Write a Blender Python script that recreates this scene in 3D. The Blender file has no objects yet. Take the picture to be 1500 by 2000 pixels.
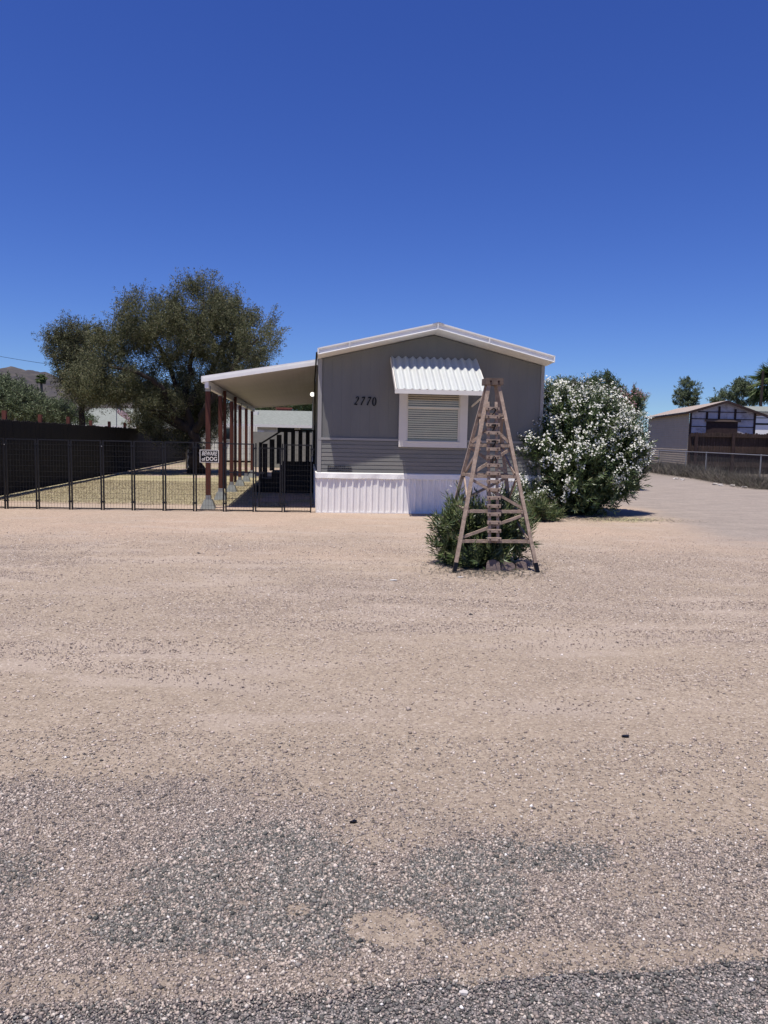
import bpy, math, random
import numpy as np
from mathutils import Vector, Matrix
random.seed(7); RNG = np.random.default_rng(7)
R = math.radians
SC = bpy.context.scene
# ------------------------------------------------------------------ camera
CAM_H, FPX, PITCH, ROLL = 1.6, 1450.0, math.atan(141/1450), 0.020
cd = bpy.data.cameras.new("camera"); cam = bpy.data.objects.new("camera", cd); SC.collection.objects.link(cam)
cd.sensor_fit = 'VERTICAL'; cd.sensor_height = 24.0; cd.lens = 24.0*FPX/2000; cd.clip_start = .05; cd.clip_end = 8000
CR = Matrix.Rotation(math.pi/2-PITCH, 3, 'X') @ Matrix.Rotation(ROLL, 3, 'Z')
cam.matrix_world = Matrix.Translation((0, 0, CAM_H)) @ CR.to_4x4()
SC.camera = cam
# ------------------------------------------------------------------ sky and sun
SUN = Vector((-.145, -.24, 1)).normalized()             # direction towards the sun
w = bpy.data.worlds.new("World"); SC.world = w; w.use_nodes = True
wn = w.node_tree.nodes; wl = w.node_tree.links
bg = wn['Background']; sky = wn.new('ShaderNodeTexSky'); sky.sky_type = 'NISHITA'; sky.sun_disc = False
sky.sun_elevation = math.asin(SUN.z); sky.sun_rotation = math.atan2(SUN.x, SUN.y)
sky.altitude = 600; sky.air_density = 1.0; sky.dust_density = .25; sky.ozone_density = 3.0
tn = wn.new('ShaderNodeMix'); tn.data_type = 'RGBA'; tn.blend_type = 'MULTIPLY'; tn.inputs[0].default_value = 1; tn.inputs[7].default_value = (.70, .93, 1.36, 1)
hs = wn.new('ShaderNodeHueSaturation'); hs.inputs['Hue'].default_value = .520; hs.inputs['Saturation'].default_value = 1.18
wl.new(sky.outputs[0], hs.inputs['Color']); wl.new(hs.outputs[0], tn.inputs[6]); wl.new(tn.outputs[2], bg.inputs['Color'])
bg.inputs['Strength'].default_value = .074
sd = bpy.data.lights.new("sun", 'SUN'); sd.energy = 5.0; sd.angle = R(.53); sd.color = (1, .94, .865)
so = bpy.data.objects.new("sun", sd); SC.collection.objects.link(so); so.rotation_euler = SUN.to_track_quat('Z', 'Y').to_euler()
SC.view_settings.view_transform = 'Standard'; SC.view_settings.look = 'None'; SC.view_settings.gamma = 1
SC.view_settings.exposure = 0.2
SC.cycles.max_bounces = 6; SC.cycles.diffuse_bounces = 3; SC.cycles.transparent_max_bounces = 8

# ------------------------------------------------------------------ helpers
def ray(px, py):
    return CR @ Vector(((px-750)/FPX, (1000-py)/FPX, -1))
def at(px, py, Y):
    d = ray(px, py); return Vector((0, 0, CAM_H)) + d*(Y/d.y)
def gnd(px, py, z=0):
    d = ray(px, py); return Vector((0, 0, CAM_H)) + d*((z-CAM_H)/d.z)

class MB:
    def __init__(s): s.v = []; s.f = []; s.mi = []; s.m = 0
    def add(s, vs, fs):
        o = len(s.v); s.v += [tuple(p) for p in vs]
        for f in fs: s.f.append(tuple(o+i for i in f)); s.mi.append(s.m)
        return s
    def box(s, x0, x1, y0, y1, z0, z1):
        return s.add([(x0,y0,z0),(x1,y0,z0),(x1,y1,z0),(x0,y1,z0),(x0,y0,z1),(x1,y0,z1),(x1,y1,z1),(x0,y1,z1)],
              [(0,3,2,1),(4,5,6,7),(0,1,5,4),(1,2,6,5),(2,3,7,6),(3,0,4,7)])
    def bar(s, a, b, w_, h_, up=(0,0,1)):
        a = Vector(a); b = Vector(b); d = (b-a).normalized(); up = Vector(up)
        if abs(d.dot(up)) > .99: up = Vector((0,1,0))
        x = d.cross(up).normalized()*w_/2; y = x.cross(d).normalized()*h_/2
        P = [a-x-y, a+x-y, a+x+y, a-x+y, b-x-y, b+x-y, b+x+y, b-x+y]
        return s.add(P, [(0,3,2,1),(4,5,6,7),(0,1,5,4),(1,2,6,5),(2,3,7,6),(3,0,4,7)])
    def tube(s, pts, rad, n=8, cap=True):
        pts = [Vector(p) for p in pts]
        if not hasattr(rad, '__len__'): rad = [rad]*len(pts)
        vs = []; fs = []
        ref = Vector((.13,.37,.92))
        for i, p in enumerate(pts):
            d = (pts[min(i+1, len(pts)-1)]-pts[max(i-1, 0)]).normalized()
            if abs(d.dot(ref)) > .97: ref = Vector((1,.1,0)).normalized()
            x = d.cross(ref).normalized(); y = d.cross(x)
            for k in range(n):
                a = 2*math.pi*k/n; vs.append(p+x*math.cos(a)*rad[i]+y*math.sin(a)*rad[i])
        for i in range(len(pts)-1):
            for k in range(n):
                k2 = (k+1) % n; fs.append((i*n+k, i*n+k2, (i+1)*n+k2, (i+1)*n+k))
        if cap: fs.append(tuple(range(n))[::-1]); fs.append(tuple((len(pts)-1)*n+k for k in range(n)))
        return s.add(vs, fs)
    def grid(s, rows):
        n = len(rows[0]); vs = [p for r in rows for p in r]; fs = []
        for i in range(len(rows)-1):
            for j in range(n-1): fs.append((i*n+j, i*n+j+1, (i+1)*n+j+1, (i+1)*n+j))
        return s.add(vs, fs)
    def prism(s, poly, d):
        d = Vector(d); poly = [Vector(p) for p in poly]; n = len(poly)
        fs = [tuple(range(n)), tuple(range(2*n-1, n-1, -1))] + [(i, i+n, (i+1) % n+n, (i+1) % n) for i in range(n)]
        return s.add(poly+[p+d for p in poly], fs)
    def sphere(s, c, r, n=10, m=6, sc=(1,1,1)):
        vs = []; fs = []
        for i in range(m+1):
            t = math.pi*i/m
            for k in range(n):
                a = 2*math.pi*k/n; vs.append((c[0]+r*sc[0]*math.sin(t)*math.cos(a), c[1]+r*sc[1]*math.sin(t)*math.sin(a), c[2]+r*sc[2]*math.cos(t)))
        for i in range(m):
            for k in range(n): fs.append((i*n+k, i*n+(k+1) % n, (i+1)*n+(k+1) % n, (i+1)*n+k))
        return s.add(vs, fs)
    def build(s, name, mats, parent=None, smooth=False, loc=None, fix=True):
        me = bpy.data.meshes.new(name); me.from_pydata(s.v, [], s.f)
        if not isinstance(mats, (list, tuple)): mats = [mats]
        for m in mats: me.materials.append(m)
        if len(mats) > 1: me.polygons.foreach_set('material_index', s.mi)
        if smooth: me.polygons.foreach_set('use_smooth', [True]*len(me.polygons))
        me.update()
        if fix:
            import bmesh
            b = bmesh.new(); b.from_mesh(me); bmesh.ops.recalc_face_normals(b, faces=b.faces); b.to_mesh(me); b.free()
        o = bpy.data.objects.new(name, me); SC.collection.objects.link(o)
        if parent: o.parent = parent
        if loc is not None: o.location = loc
        return o
def np_mesh(name, V, F, mat, parent=None, loc=None):
    """V (n,3), F (m,k) arrays -> object"""
    me = bpy.data.meshes.new(name); k = F.shape[1]; m = len(F)
    me.vertices.add(len(V)); me.vertices.foreach_set('co', V.astype(np.float32).ravel())
    me.loops.add(m*k); me.loops.foreach_set('vertex_index', F.astype(np.int32).ravel())
    me.polygons.add(m); me.polygons.foreach_set('loop_start', np.arange(0, m*k, k, dtype=np.int32))
    me.polygons.foreach_set('loop_total', np.full(m, k, dtype=np.int32))
    me.update(calc_edges=True); me.validate()
    me.materials.append(mat)
    o = bpy.data.objects.new(name, me); SC.collection.objects.link(o)
    if parent: o.parent = parent
    if loc is not None: o.location = loc
    return o
def thing(name, label, cat, loc=(0,0,0), rz=0, group=None):
    o = bpy.data.objects.new(name, None); SC.collection.objects.link(o); o.empty_display_size = .2
    o.location = loc; o.rotation_euler = (0,0,rz); tag(o, label, cat, group); return o
def tag(o, label=None, cat=None, group=None, kind=None):
    for k, v in (('label',label),('category',cat),('group',group),('kind',kind)):
        if v: o[k] = v
    return o
def copy_tree(o, parent=None):
    c = o.copy(); SC.collection.objects.link(c); c.parent = parent
    for ch in list(o.children): copy_tree(ch, c)
    return c

# ------------------------------------------------------------------ materials
def S(r, g, b):                                        # sRGB 0-255 -> linear
    return tuple(((c/255)/12.92 if c/255 <= .04045 else ((c/255+.055)/1.055)**2.4) for c in (r,g,b))+(1,)
def mul(c, k): return (c[0]*k, c[1]*k, c[2]*k, 1)
def mat(name, col, rough=.8, var=.18, scale=3, col2=None, bump=0, bscale=30, metal=0, stretch=(1,1,1), spec=.3, dirt=None, dirt_amt=.5, dscale=1.5):
    m = bpy.data.materials.new(name); m.use_nodes = True; N = m.node_tree.nodes; L = m.node_tree.links
    p = N['Principled BSDF']; p.inputs['Roughness'].default_value = rough; p.inputs['Metallic'].default_value = metal
    p.inputs['Specular IOR Level'].default_value = spec
    tc = N.new('ShaderNodeTexCoord'); mp = N.new('ShaderNodeMapping'); oi = N.new('ShaderNodeObjectInfo')
    va = N.new('ShaderNodeVectorMath'); va.operation = 'ADD'; sc_ = N.new('ShaderNodeMath'); sc_.operation = 'MULTIPLY'; sc_.inputs[1].default_value = 37
    L.new(oi.outputs['Random'], sc_.inputs[0]); L.new(tc.outputs['Object'], va.inputs[0]); L.new(sc_.outputs[0], va.inputs[1])
    L.new(va.outputs[0], mp.inputs[0]); mp.inputs['Scale'].default_value = stretch
    nz = N.new('ShaderNodeTexNoise'); nz.inputs['Scale'].default_value = scale; nz.inputs['Detail'].default_value = 6; nz.inputs['Roughness'].default_value = .65
    L.new(mp.outputs[0], nz.inputs['Vector'])
    rp = N.new('ShaderNodeValToRGB'); rp.color_ramp.elements[0].position = .3; rp.color_ramp.elements[1].position = .7
    c2 = col2 or mul(col, 1+var); rp.color_ramp.elements[0].color = mul(col, 1-var) if not col2 else col; rp.color_ramp.elements[1].color = c2
    L.new(nz.outputs['Fac'], rp.inputs[0]); out = rp.outputs[0]
    if dirt:
        n2 = N.new('ShaderNodeTexNoise'); n2.inputs['Scale'].default_value = dscale; n2.inputs['Detail'].default_value = 8; n2.inputs['Roughness'].default_value = .7
        L.new(mp.outputs[0], n2.inputs['Vector'])
        r2 = N.new('ShaderNodeValToRGB'); r2.color_ramp.elements[0].position = .5; r2.color_ramp.elements[1].position = .72
        r2.color_ramp.elements[1].color = (dirt_amt,)*3+(1,)
        L.new(n2.outputs['Fac'], r2.inputs[0]); mx = N.new('ShaderNodeMix'); mx.data_type = 'RGBA'
        L.new(r2.outputs[0], mx.inputs[0]); L.new(out, mx.inputs[6]); mx.inputs[7].default_value = dirt; out = mx.outputs[2]
    L.new(out, p.inputs['Base Color'])
    if bump:
        n3 = N.new('ShaderNodeTexNoise'); n3.inputs['Scale'].default_value = bscale; n3.inputs['Detail'].default_value = 5
        L.new(mp.outputs[0], n3.inputs['Vector']); bp = N.new('ShaderNodeBump'); bp.inputs['Strength'].default_value = bump; bp.inputs['Distance'].default_value = .02
        L.new(n3.outputs['Fac'], bp.inputs['Height']); L.new(bp.outputs[0], p.inputs['Normal'])
    return m
def island_mat(name, cols, rough=.7, trans=0, spec=.25, pos=None):
    m = bpy.data.materials.new(name); m.use_nodes = True; N = m.node_tree.nodes; L = m.node_tree.links
    p = N['Principled BSDF']; p.inputs['Roughness'].default_value = rough; p.inputs['Specular IOR Level'].default_value = spec
    g = N.new('ShaderNodeNewGeometry'); rp = N.new('ShaderNodeValToRGB'); e = rp.color_ramp.elements
    n = len(cols); pos = pos or [i/(n-1) for i in range(n)]
    e[0].position = pos[0]; e[0].color = cols[0]; e[1].position = pos[-1]; e[1].color = cols[-1]
    for i in range(1, n-1): q = e.new(pos[i]); q.color = cols[i]
    L.new(g.outputs['Random Per Island'], rp.inputs[0]); L.new(rp.outputs[0], p.inputs['Base Color'])
    if trans:
        t = N.new('ShaderNodeBsdfTranslucent'); mx = N.new('ShaderNodeMixShader'); mx.inputs[0].default_value = trans
        L.new(rp.outputs[0], t.inputs['Color']); L.new(p.outputs[0], mx.inputs[1]); L.new(t.outputs[0], mx.inputs[2])
        L.new(mx.outputs[0], N['Material Output'].inputs['Surface'])
    return m
M = {}
M['gray_siding'] = mat('gray siding', (.165,.168,.158,1), .75, .08, 1.5, dirt=(.22,.20,.17,1), dirt_amt=.3, dscale=2.5, bump=.08, bscale=60, stretch=(1,1,.3))
M['gray_lap'] = mat('gray lap siding', (.195,.197,.182,1), .75, .08, 2, dirt=(.27,.23,.19,1), dirt_amt=.35, dscale=2, bump=.12, bscale=25, stretch=(.3,1,3))
M['gray_trim'] = mat('gray trim', (.30,.295,.28,1), .7, .05, 2)
M['white_metal'] = mat('white painted metal', (.84,.83,.79,1), .45, .04, 2, dirt=(.5,.48,.45,1), dirt_amt=.25, dscale=4)
M['skirt'] = mat('white metal skirting', (.84,.82,.78,1), .5, .05, 2, dirt=(.36,.30,.25,1), dirt_amt=.35, dscale=3, stretch=(1,1,.4))
M['white_trim'] = mat('white trim', (.70,.67,.61,1), .6, .04, 2)
M['awning'] = mat('white corrugated awning', (.50,.52,.50,1), .4, .04, 2, dirt=(.5,.45,.36,1), dirt_amt=.25, dscale=2.5, stretch=(1,.3,1))
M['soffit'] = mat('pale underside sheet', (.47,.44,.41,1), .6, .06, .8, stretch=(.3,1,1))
M['blind'] = mat('slatted blind', (.68,.62,.50,1), .6, .06, 3)
M['brown_post'] = mat('red brown timber', (.085,.026,.016,1), .65, .3, 4, bump=.2, bscale=12, stretch=(3,3,.3))
M['footing'] = mat('grey concrete', (.20,.21,.20,1), .9, .15, 6, bump=.3, bscale=40)
M['black_metal'] = mat('black powder coat', (.011,.011,.013,1), .45, .15, 8)
M['wire'] = mat('black wire', (.028,.028,.028,1), .5, .1, 8)
M['black_wood'] = mat('near black wood', (.010,.009,.009,1), .7, .3, 4, stretch=(1,1,.3))  # near-black base for all the porch timber
M['fence_wood'] = mat('dark stained boards', (.0065,.005,.0045,1), .85, .35, 3, bump=.2, bscale=20, stretch=(6,6,.3))
M['fence_wood_r'] = mat('weathered brown boards', (.046,.029,.022,1), .85, .7, 5, bump=.2, bscale=20, stretch=(6,6,.3))
M['tower_wood'] = mat('sun bleached timber', (.33,.25,.195,1), .8, .32, 14, bump=.25, bscale=40, stretch=(1,1,1), dirt=(.16,.10,.075,1), dirt_amt=.5, dscale=9)
M['cap_wood'] = mat('grey brown timber block', (.13,.095,.075,1), .85, .3, 14, bump=.2)
M['bolt'] = mat('dark bolt head', (.03,.012,.01,1), .5, .1, 20, metal=.5)
M['ink'] = mat('black painted metal', (.004,.004,.005,1), .4, .05, 5)
M['shingle'] = mat('grey green shingles', (.21,.225,.20,1), .9, .35, 9, bump=.3, bscale=40, stretch=(.6,2,2))
M['cream'] = mat('cream wall', (.62,.60,.52,1), .8, .06, 2)
M['ribbed'] = mat('cream ribbed sheet', (.70,.69,.60,1), .7, .06, 2)
M['block'] = mat('grey block wall', (.22,.22,.20,1), .9, .1, 5)
M['dark_glass'] = mat('dark window glass', (.015,.018,.022,1), .08, .1, 2, spec=.6)
M['brick'] = mat('red brick', (.22,.075,.055,1), .9, .3, 14)
M['shed_side'] = mat('tan clapboard', (.47,.39,.285,1), .85, .08, 2, bump=.1)
M['shed_front'] = mat('weathered white boards', (.44,.42,.46,1), .85, .15, 3, dirt=(.10,.07,.06,1), dirt_amt=.7, dscale=2.5)
M['dark_brown'] = mat('dark brown trim', (.035,.020,.018,1), .8, .3, 6)
M['tan_shingle'] = mat('tan shingles', (.34,.28,.235,1), .9, .3, 7, bump=.3, bscale=30, stretch=(1,2.5,1))
M['steel'] = mat('galvanised steel', (.30,.30,.30,1), .5, .15, 6, metal=.4)
M['chain'] = mat('dull chain wire', (.06,.06,.06,1), .7, .1, 8)
M['rust'] = mat('rusty steel', (.10,.055,.04,1), .8, .3, 6)
M['stone'] = mat('edging stone', (.19,.145,.13,1), .9, .25, 9, bump=.4, bscale=30)
M['white_stone'] = mat('white rock', (.50,.47,.44,1), .9, .15, 9, bump=.3)
M['pole_grey'] = mat('grey pole', (.18,.19,.21,1), .5, .1, 5)
M['globe'] = mat('white globe', (.85,.85,.85,1), .3, .02, 5)
M['globe'].node_tree.nodes['Principled BSDF'].inputs['Emission Color'].default_value = (1,.97,.9,1); M['globe'].node_tree.nodes['Principled BSDF'].inputs['Emission Strength'].default_value = 1.2
M['bark'] = mat('dark bark', (.032,.024,.020,1), .95, .4, 5, bump=.6, bscale=15, stretch=(2,2,.5))
M['grey_bark'] = mat('grey bark', (.10,.085,.07,1), .95, .3, 6, bump=.4)
M['fence_post_red'] = mat('reddish post', (.11,.035,.025,1), .8, .3, 5, stretch=(3,3,.3))  # red brown timber of the left fence posts

# ------------------------------------------------------------------ value noise
def vnoise(x, y, seed=0):
    xi = np.floor(x).astype(np.int64); yi = np.floor(y).astype(np.int64); fx = x-xi; fy = y-yi
    def h(a, b):
        n = (a*374761393 + b*668265263 + seed*974634777) & 0xffffffff
        n = ((n ^ (n >> 13))*1274126177) & 0xffffffff
        return ((n ^ (n >> 16)) & 0xffff)/65535.0
    u = fx*fx*(3-2*fx); v = fy*fy*(3-2*fy)
    return (h(xi,yi)*(1-u)+h(xi+1,yi)*u)*(1-v)+(h(xi,yi+1)*(1-u)+h(xi+1,yi+1)*u)*v
def fbm(x, y, seed=0, o=4):
    s = 0; a = .5; t = 0
    for i in range(o): s = s+a*vnoise(x*2**i, y*2**i, seed+i*17); t += a; a *= .5
    return s/t
def sstep(a, b, x): t = np.clip((x-a)/(b-a), 0, 1); return t*t*(3-2*t)

# ------------------------------------------------------------------ ground
def road_edge(X):                                      # y of the asphalt's ragged edge
    t = [(-60,.6),(-6,1.5),(-1.5,1.86),(-1.035,1.91),(-.34,1.972),(-.05,2.02),(.18,2.067),(.26,2.045),(.283,2.03),(.317,2.064),(.57,2.10),(.89,2.125),(1.06,2.154),(1.23,2.175),(3,2.32),(8,2.6),(60,4)]
    return np.interp(X, [a for a,b in t], [b for a,b in t]) + .018*(vnoise(X*7+9, X*0, 6)-.5) + .008*(vnoise(X*28, X*0, 9)-.5)
def ell(X, Y, cx, cy, rx, ry, a=1.5, b=.4): return sstep(a, b, ((X-cx)/rx)**2+((Y-cy)/ry)**2+1.4*(fbm(X*5, Y*7, 14)-.5))
def dark_mask(X, Y):
    n = fbm(X*4.5, Y*6, 13)
    m = np.maximum.reduce([ell(X,Y,-.42,2.55,.42,.36), ell(X,Y,-.18,2.33,.2,.18), ell(X,Y,.30,2.52,.24,.22), ell(X,Y,-.62,2.3,.3,.14), ell(X,Y,.62,2.75,.3,.12)*.6, ell(X,Y,-1.5,2.55,.35,.2)*.5])
    m = m*sstep(.28,.55,n+.12)
    return m*(1-bare(X, Y))
def bare(X, Y):
    n2 = fbm(X*9, Y*11, 12)-.5
    return np.clip(np.maximum.reduce([sstep(1.25,.75,((X-.06)/.165)**2+((Y-2.30)/.10)**2+n2*.5), sstep(1.3,.7,((X+.27)/.045)**2+((Y-2.385)/.04)**2+n2)*.9,
        sstep(1.5,.4,((X-.02)/.28)**2+((Y-2.88)/.12)**2+n2*1.5)*.75, sstep(1.6,.3,((X-.75)/.6)**2+((Y-2.21)/.06)**2+n2*1.4)*.8, sstep(1.5,.3,((X+.9)/.35)**2+((Y-2.02)/.05)**2+n2*1.4)*.8]), 0, 1)
def gravel_mask(X, Y):
    n = fbm(X*.9+3, Y*1.6+1, 11); n2 = fbm(X*3.1, Y*4.3, 12)
    near = sstep(3.5, 2.65, Y+(n-.5)*1.3+.12*X) * sstep(1.8, 2.0, Y)
    m = near*(.45+.40*sstep(.35,.6,n2)+.1*sstep(.3,-.8,X)-.22*sstep(.5,1.4,X))
    m = np.maximum(m, dark_mask(X, Y)*.9)*(1-.8*bare(X, Y))
    mid = sstep(.46, .60, fbm(X*.35+7, Y*.55+2, 21)*.7+n*.3)*sstep(12.5, 10, Y)*sstep(3.2, 4.6, Y)
    return np.clip(m, 0, 1), mid
ys = np.concatenate([[-60,-20,-6,-2,0,.8], np.geomspace(1.4, 60, 520), [70,90,120,180,300,600,1200,3000,6000]])
ss = np.concatenate([[-900,-60,-12,-4,-2,-1.4], np.linspace(-1,1,361), [1.4,2,4,12,60,900]])
YY, SS = np.meshgrid(ys, ss, indexing='ij'); XX = SS*(np.clip(YY, 0, 60)*.62+1.6)
g1, g2 = gravel_mask(XX, YY)
near = (YY < 30) & (YY > 0)
ZZ = np.where(near, .012*(fbm(XX*.8, YY*1.2, 31)-.5)*sstep(1.4, 3, YY) + .006*(fbm(XX*4, YY*5, 32)-.5), 0)
# shallow wheel ruts curving across the lot
TRK = XX*0
for k, (a, b, c, wd, dp) in enumerate(((5.6,.16,.03,.17,.009), (7.4,-.14,.022,.16,.009), (12.6,.10,-.010,.13,.008), (4.5,-.10,.05,.13,.006), (9.4,.05,-.012,.15,.008), (6.4,.02,-.02,.15,.007))):
    cen = a+b*XX+c*XX**2+.7*(fbm(XX*.28, XX*0+k, 40+k)-.5); d = (YY-cen)/wd; fade = sstep(.36,.58,fbm(XX*.45+k*3, YY*.2, 140+k)); TRK = np.maximum(TRK, fade*np.exp(-d*d))
    ZZ -= np.where(near, fade*(dp*np.exp(-d*d)-.4*dp*np.exp(-((abs(d)-1.9)/.7)**2)), 0)
for cx, cy, rr in ((-5.4, 8.6, 1.3), (-6.1, 9.5, 2.1), (-5.9, 10.3, 2.1)):   # curved tyre marks where a car turned
    d = (np.hypot(XX-cx, (YY-cy)*.9)-rr)/.11; an = np.arctan2(YY-cy, XX-cx); on = sstep(-1.6,-1.1,an)*sstep(.7,.2,an)
    ZZ += np.where(near, on*np.exp(-d**4)*.006*np.sin(an*rr*2*math.pi/.07), 0)
V = np.stack([XX, YY, ZZ], -1).reshape(-1, 3)
nr, nc = XX.shape; I = (np.arange(nr-1)[:,None]*nc+np.arange(nc-1)[None,:]).ravel()
F = np.stack([I, I+1, I+nc+1, I+nc], 1)
# colour attribute: R gravel, G pink sand, B dry grass, A grey driveway
pink = sstep(7.0, 14.5, YY+5.0*(fbm(XX*.45, YY*.6, 51)-.5))*(.55+.45*sstep(.35,.65,fbm(XX*.8+3, YY*1.1, 52)))
def yard_line(X): return 16.0+.10*(X+1.45)
inside = (YY > yard_line(XX)+.2) & (XX < 1)
ng = fbm(XX*1.1, YY*.9, 61)
grass_m = np.where(inside, sstep(16.9,17.9,YY-.10*(XX+8)*0+1.2*(ng-.5))*sstep(.25, .5, ng+.25-.35*sstep(24, 30, YY)-.4*sstep(-3.4,-2.7,XX+.1*(YY-16))), 0)
wob = 1.6*(fbm(XX*.35, YY*.5, 71)-.5)
drive = sstep(4.6, 6.4, XX+wob*1.6-.18*(YY-14))*sstep(10.6, 13.4, YY+wob*1.5-.15*(XX-7))
FAR = sstep(30, 60, YY)
g2s = np.clip(g2*.8+.25*sstep(.5,.65,fbm(XX*2.3, YY*2.9, 81)), 0, 1)
gr = np.clip(np.maximum(g1, 0), 0, 1)
COL = np.stack([gr, pink, grass_m, np.clip(drive, 0, 1)], -1).reshape(-1, 4)
C2 = np.stack([g2s*(1-.7*TRK), np.clip(sstep(.52,.72, fbm(XX*1.2+5, YY*3.4, 91))*sstep(3.2,4.2,YY)*.8+TRK*.9, 0, 1), FAR, np.where(YY < 6, dark_mask(XX, YY), 0)], -1).reshape(-1, 4)
def ground_mat():
    m = bpy.data.materials.new('desert ground'); m.use_nodes = True; N = m.node_tree.nodes; L = m.node_tree.links
    p = N['Principled BSDF']; p.inputs['Roughness'].default_value = .95; p.inputs['Specular IOR Level'].default_value = .1
    tc = N.new('ShaderNodeTexCoord'); P = tc.outputs['Object']
    def noise(s, d=6, r=.65):
        n = N.new('ShaderNodeTexNoise'); n.inputs['Scale'].default_value = s; n.inputs['Detail'].default_value = d; n.inputs['Roughness'].default_value = r
        L.new(P, n.inputs['Vector']); return n.outputs['Fac']
    def ramp(f, stops):
        r = N.new('ShaderNodeValToRGB'); e = r.color_ramp.elements; e[0].position, e[0].color = stops[0]; e[1].position, e[1].color = stops[-1]
        for a, c in stops[1:-1]: q = e.new(a); q.color = c
        L.new(f, r.inputs[0]); return r.outputs[0]
    def mix(f, a, b, t='MIX'):
        x = N.new('ShaderNodeMix'); x.data_type = 'RGBA'; x.blend_type = t
        if isinstance(f, float): x.inputs[0].default_value = f
        else: L.new(f, x.inputs[0])
        for i, c in ((6,a),(7,b)):
            if isinstance(c, tuple): x.inputs[i].default_value = c
            else: L.new(c, x.inputs[i])
        return x.outputs[2]
    a1 = N.new('ShaderNodeAttribute'); a1.attribute_name = 'zone'; s1 = N.new('ShaderNodeSeparateColor'); L.new(a1.outputs['Color'], s1.inputs[0])
    a2 = N.new('ShaderNodeAttribute'); a2.attribute_name = 'zone2'; s2 = N.new('ShaderNodeSeparateColor'); L.new(a2.outputs['Color'], s2.inputs[0])
    fine = noise(55, 6, .75); mid = noise(7, 6); big = noise(.7, 5); vf = noise(160, 3, .7)
    sand = ramp(mid, [(.3, (.355,.285,.212,1)), (.7, (.455,.37,.28,1))])
    pk = ramp(mid, [(.3, (.455,.335,.245,1)), (.7, (.555,.42,.315,1))])
    base = mix(s1.outputs[1], sand, pk)
    # grit: voronoi chips
    vo = N.new('ShaderNodeTexVoronoi'); vo.inputs['Scale'].default_value = 75; L.new(P, vo.inputs['Vector'])
    hsv = N.new('ShaderNodeSeparateColor'); L.new(vo.outputs['Color'], hsv.inputs[0])
    chip = ramp(hsv.outputs[0], [(0, (.10,.08,.07,1)), (.25, (.22,.175,.145,1)), (.55, (.37,.295,.23,1)), (.9, (.52,.435,.34,1)), (1, (.75,.68,.62,1))])
    gm = ramp(fine, [(.36, (0,0,0,1)), (.56, (1,1,1,1))])
    amt = N.new('ShaderNodeMath'); amt.operation = 'MULTIPLY_ADD'; L.new(s2.outputs[0], amt.inputs[0]); amt.inputs[1].default_value = .45; amt.inputs[2].default_value = .45
    am2 = N.new('ShaderNodeMath'); am2.operation = 'MULTIPLY'; L.new(amt.outputs[0], am2.inputs[0]); L.new(gm, am2.inputs[1])
    base = mix(am2.outputs[0], base, chip)
    # streaks of pale dust
    base = mix(mul_f(N, L, s2.outputs[1], .6), base, (.47,.39,.32,1))
    # dense gravel bed under the loose stones
    bed = ramp(noise(30, 6, .8), [(.3, (.20,.17,.15,1)), (.7, (.42,.35,.30,1))])
    base = mix(mul_f(N, L, s1.outputs[0], .8), base, bed)
    base = mix(mul_f(N, L, a2.outputs['Alpha'], .5), base, ramp(noise(45, 6, .8), [(.3, (.10,.095,.09,1)), (.7, (.27,.235,.21,1))]))
    # grey driveway gravel
    mpd = N.new('ShaderNodeMapping'); mpd.inputs['Scale'].default_value = (.8, 1.5, 1); L.new(P, mpd.inputs[0]); nd_ = N.new('ShaderNodeTexNoise'); nd_.inputs['Scale'].default_value = 1.6; nd_.inputs['Detail'].default_value = 10; nd_.inputs['Roughness'].default_value = .8; L.new(mpd.outputs[0], nd_.inputs['Vector'])
    dg = mix(.55, ramp(noise(12, 7, .8), [(.32, (.16,.14,.125,1)), (.68, (.45,.39,.335,1))]), ramp(nd_.outputs['Fac'], [(.34, (.20,.175,.155,1)), (.66, (.43,.37,.315,1))]))
    base = mix(mul_f(N, L, a1.outputs['Alpha'], .9), base, dg)
    # dry grass
    dgs = ramp(noise(14, 6, .7), [(.3, (.22,.195,.11,1)), (.5, (.38,.335,.20,1)), (.75, (.50,.43,.29,1))])
    base = mix(s1.outputs[2], base, dgs)
    far = ramp(noise(.03, 6), [(.35, (.17,.135,.10,1)), (.65, (.10,.095,.06,1))])
    base = mix(s2.outputs[2], base, far)
    sp = ramp(vf, [(.35, (.62,.60,.60,1)), (.5, (.95,.95,.95,1)), (.7, (1.0,1.0,1.0,1))])
    base = mix(.8, base, sp, 'MULTIPLY')
    bg_ = ramp(big, [(.3, (.90,.90,.91,1)), (.7, (1,1,1,1))]); base = mix(1.0, base, bg_, 'MULTIPLY')
    L.new(base, p.inputs['Base Color'])
    bp = N.new('ShaderNodeBump'); bp.inputs['Strength'].default_value = .8; bp.inputs['Distance'].default_value = .012
    L.new(fine, bp.inputs['Height']); b2 = N.new('ShaderNodeBump'); b2.inputs['Strength'].default_value = .5; b2.inputs['Distance'].default_value = .006
    L.new(vf, b2.inputs['Height']); L.new(bp.outputs[0], b2.inputs['Normal']); L.new(b2.outputs[0], p.inputs['Normal'])
    return m
def mul_f(N, L, s, k):
    q = N.new('ShaderNodeMath'); q.operation = 'MULTIPLY'; L.new(s, q.inputs[0]); q.inputs[1].default_value = k; return q.outputs[0]
M['ground'] = ground_mat()
go = np_mesh('ground', V, F, M['ground']); tag(go, kind='structure')
for nm, arr in (('zone', COL), ('zone2', C2)):
    ca = go.data.color_attributes.new(nm, 'FLOAT_COLOR', 'POINT'); ca.data.foreach_set('color', arr.astype(np.float32).ravel())
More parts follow.
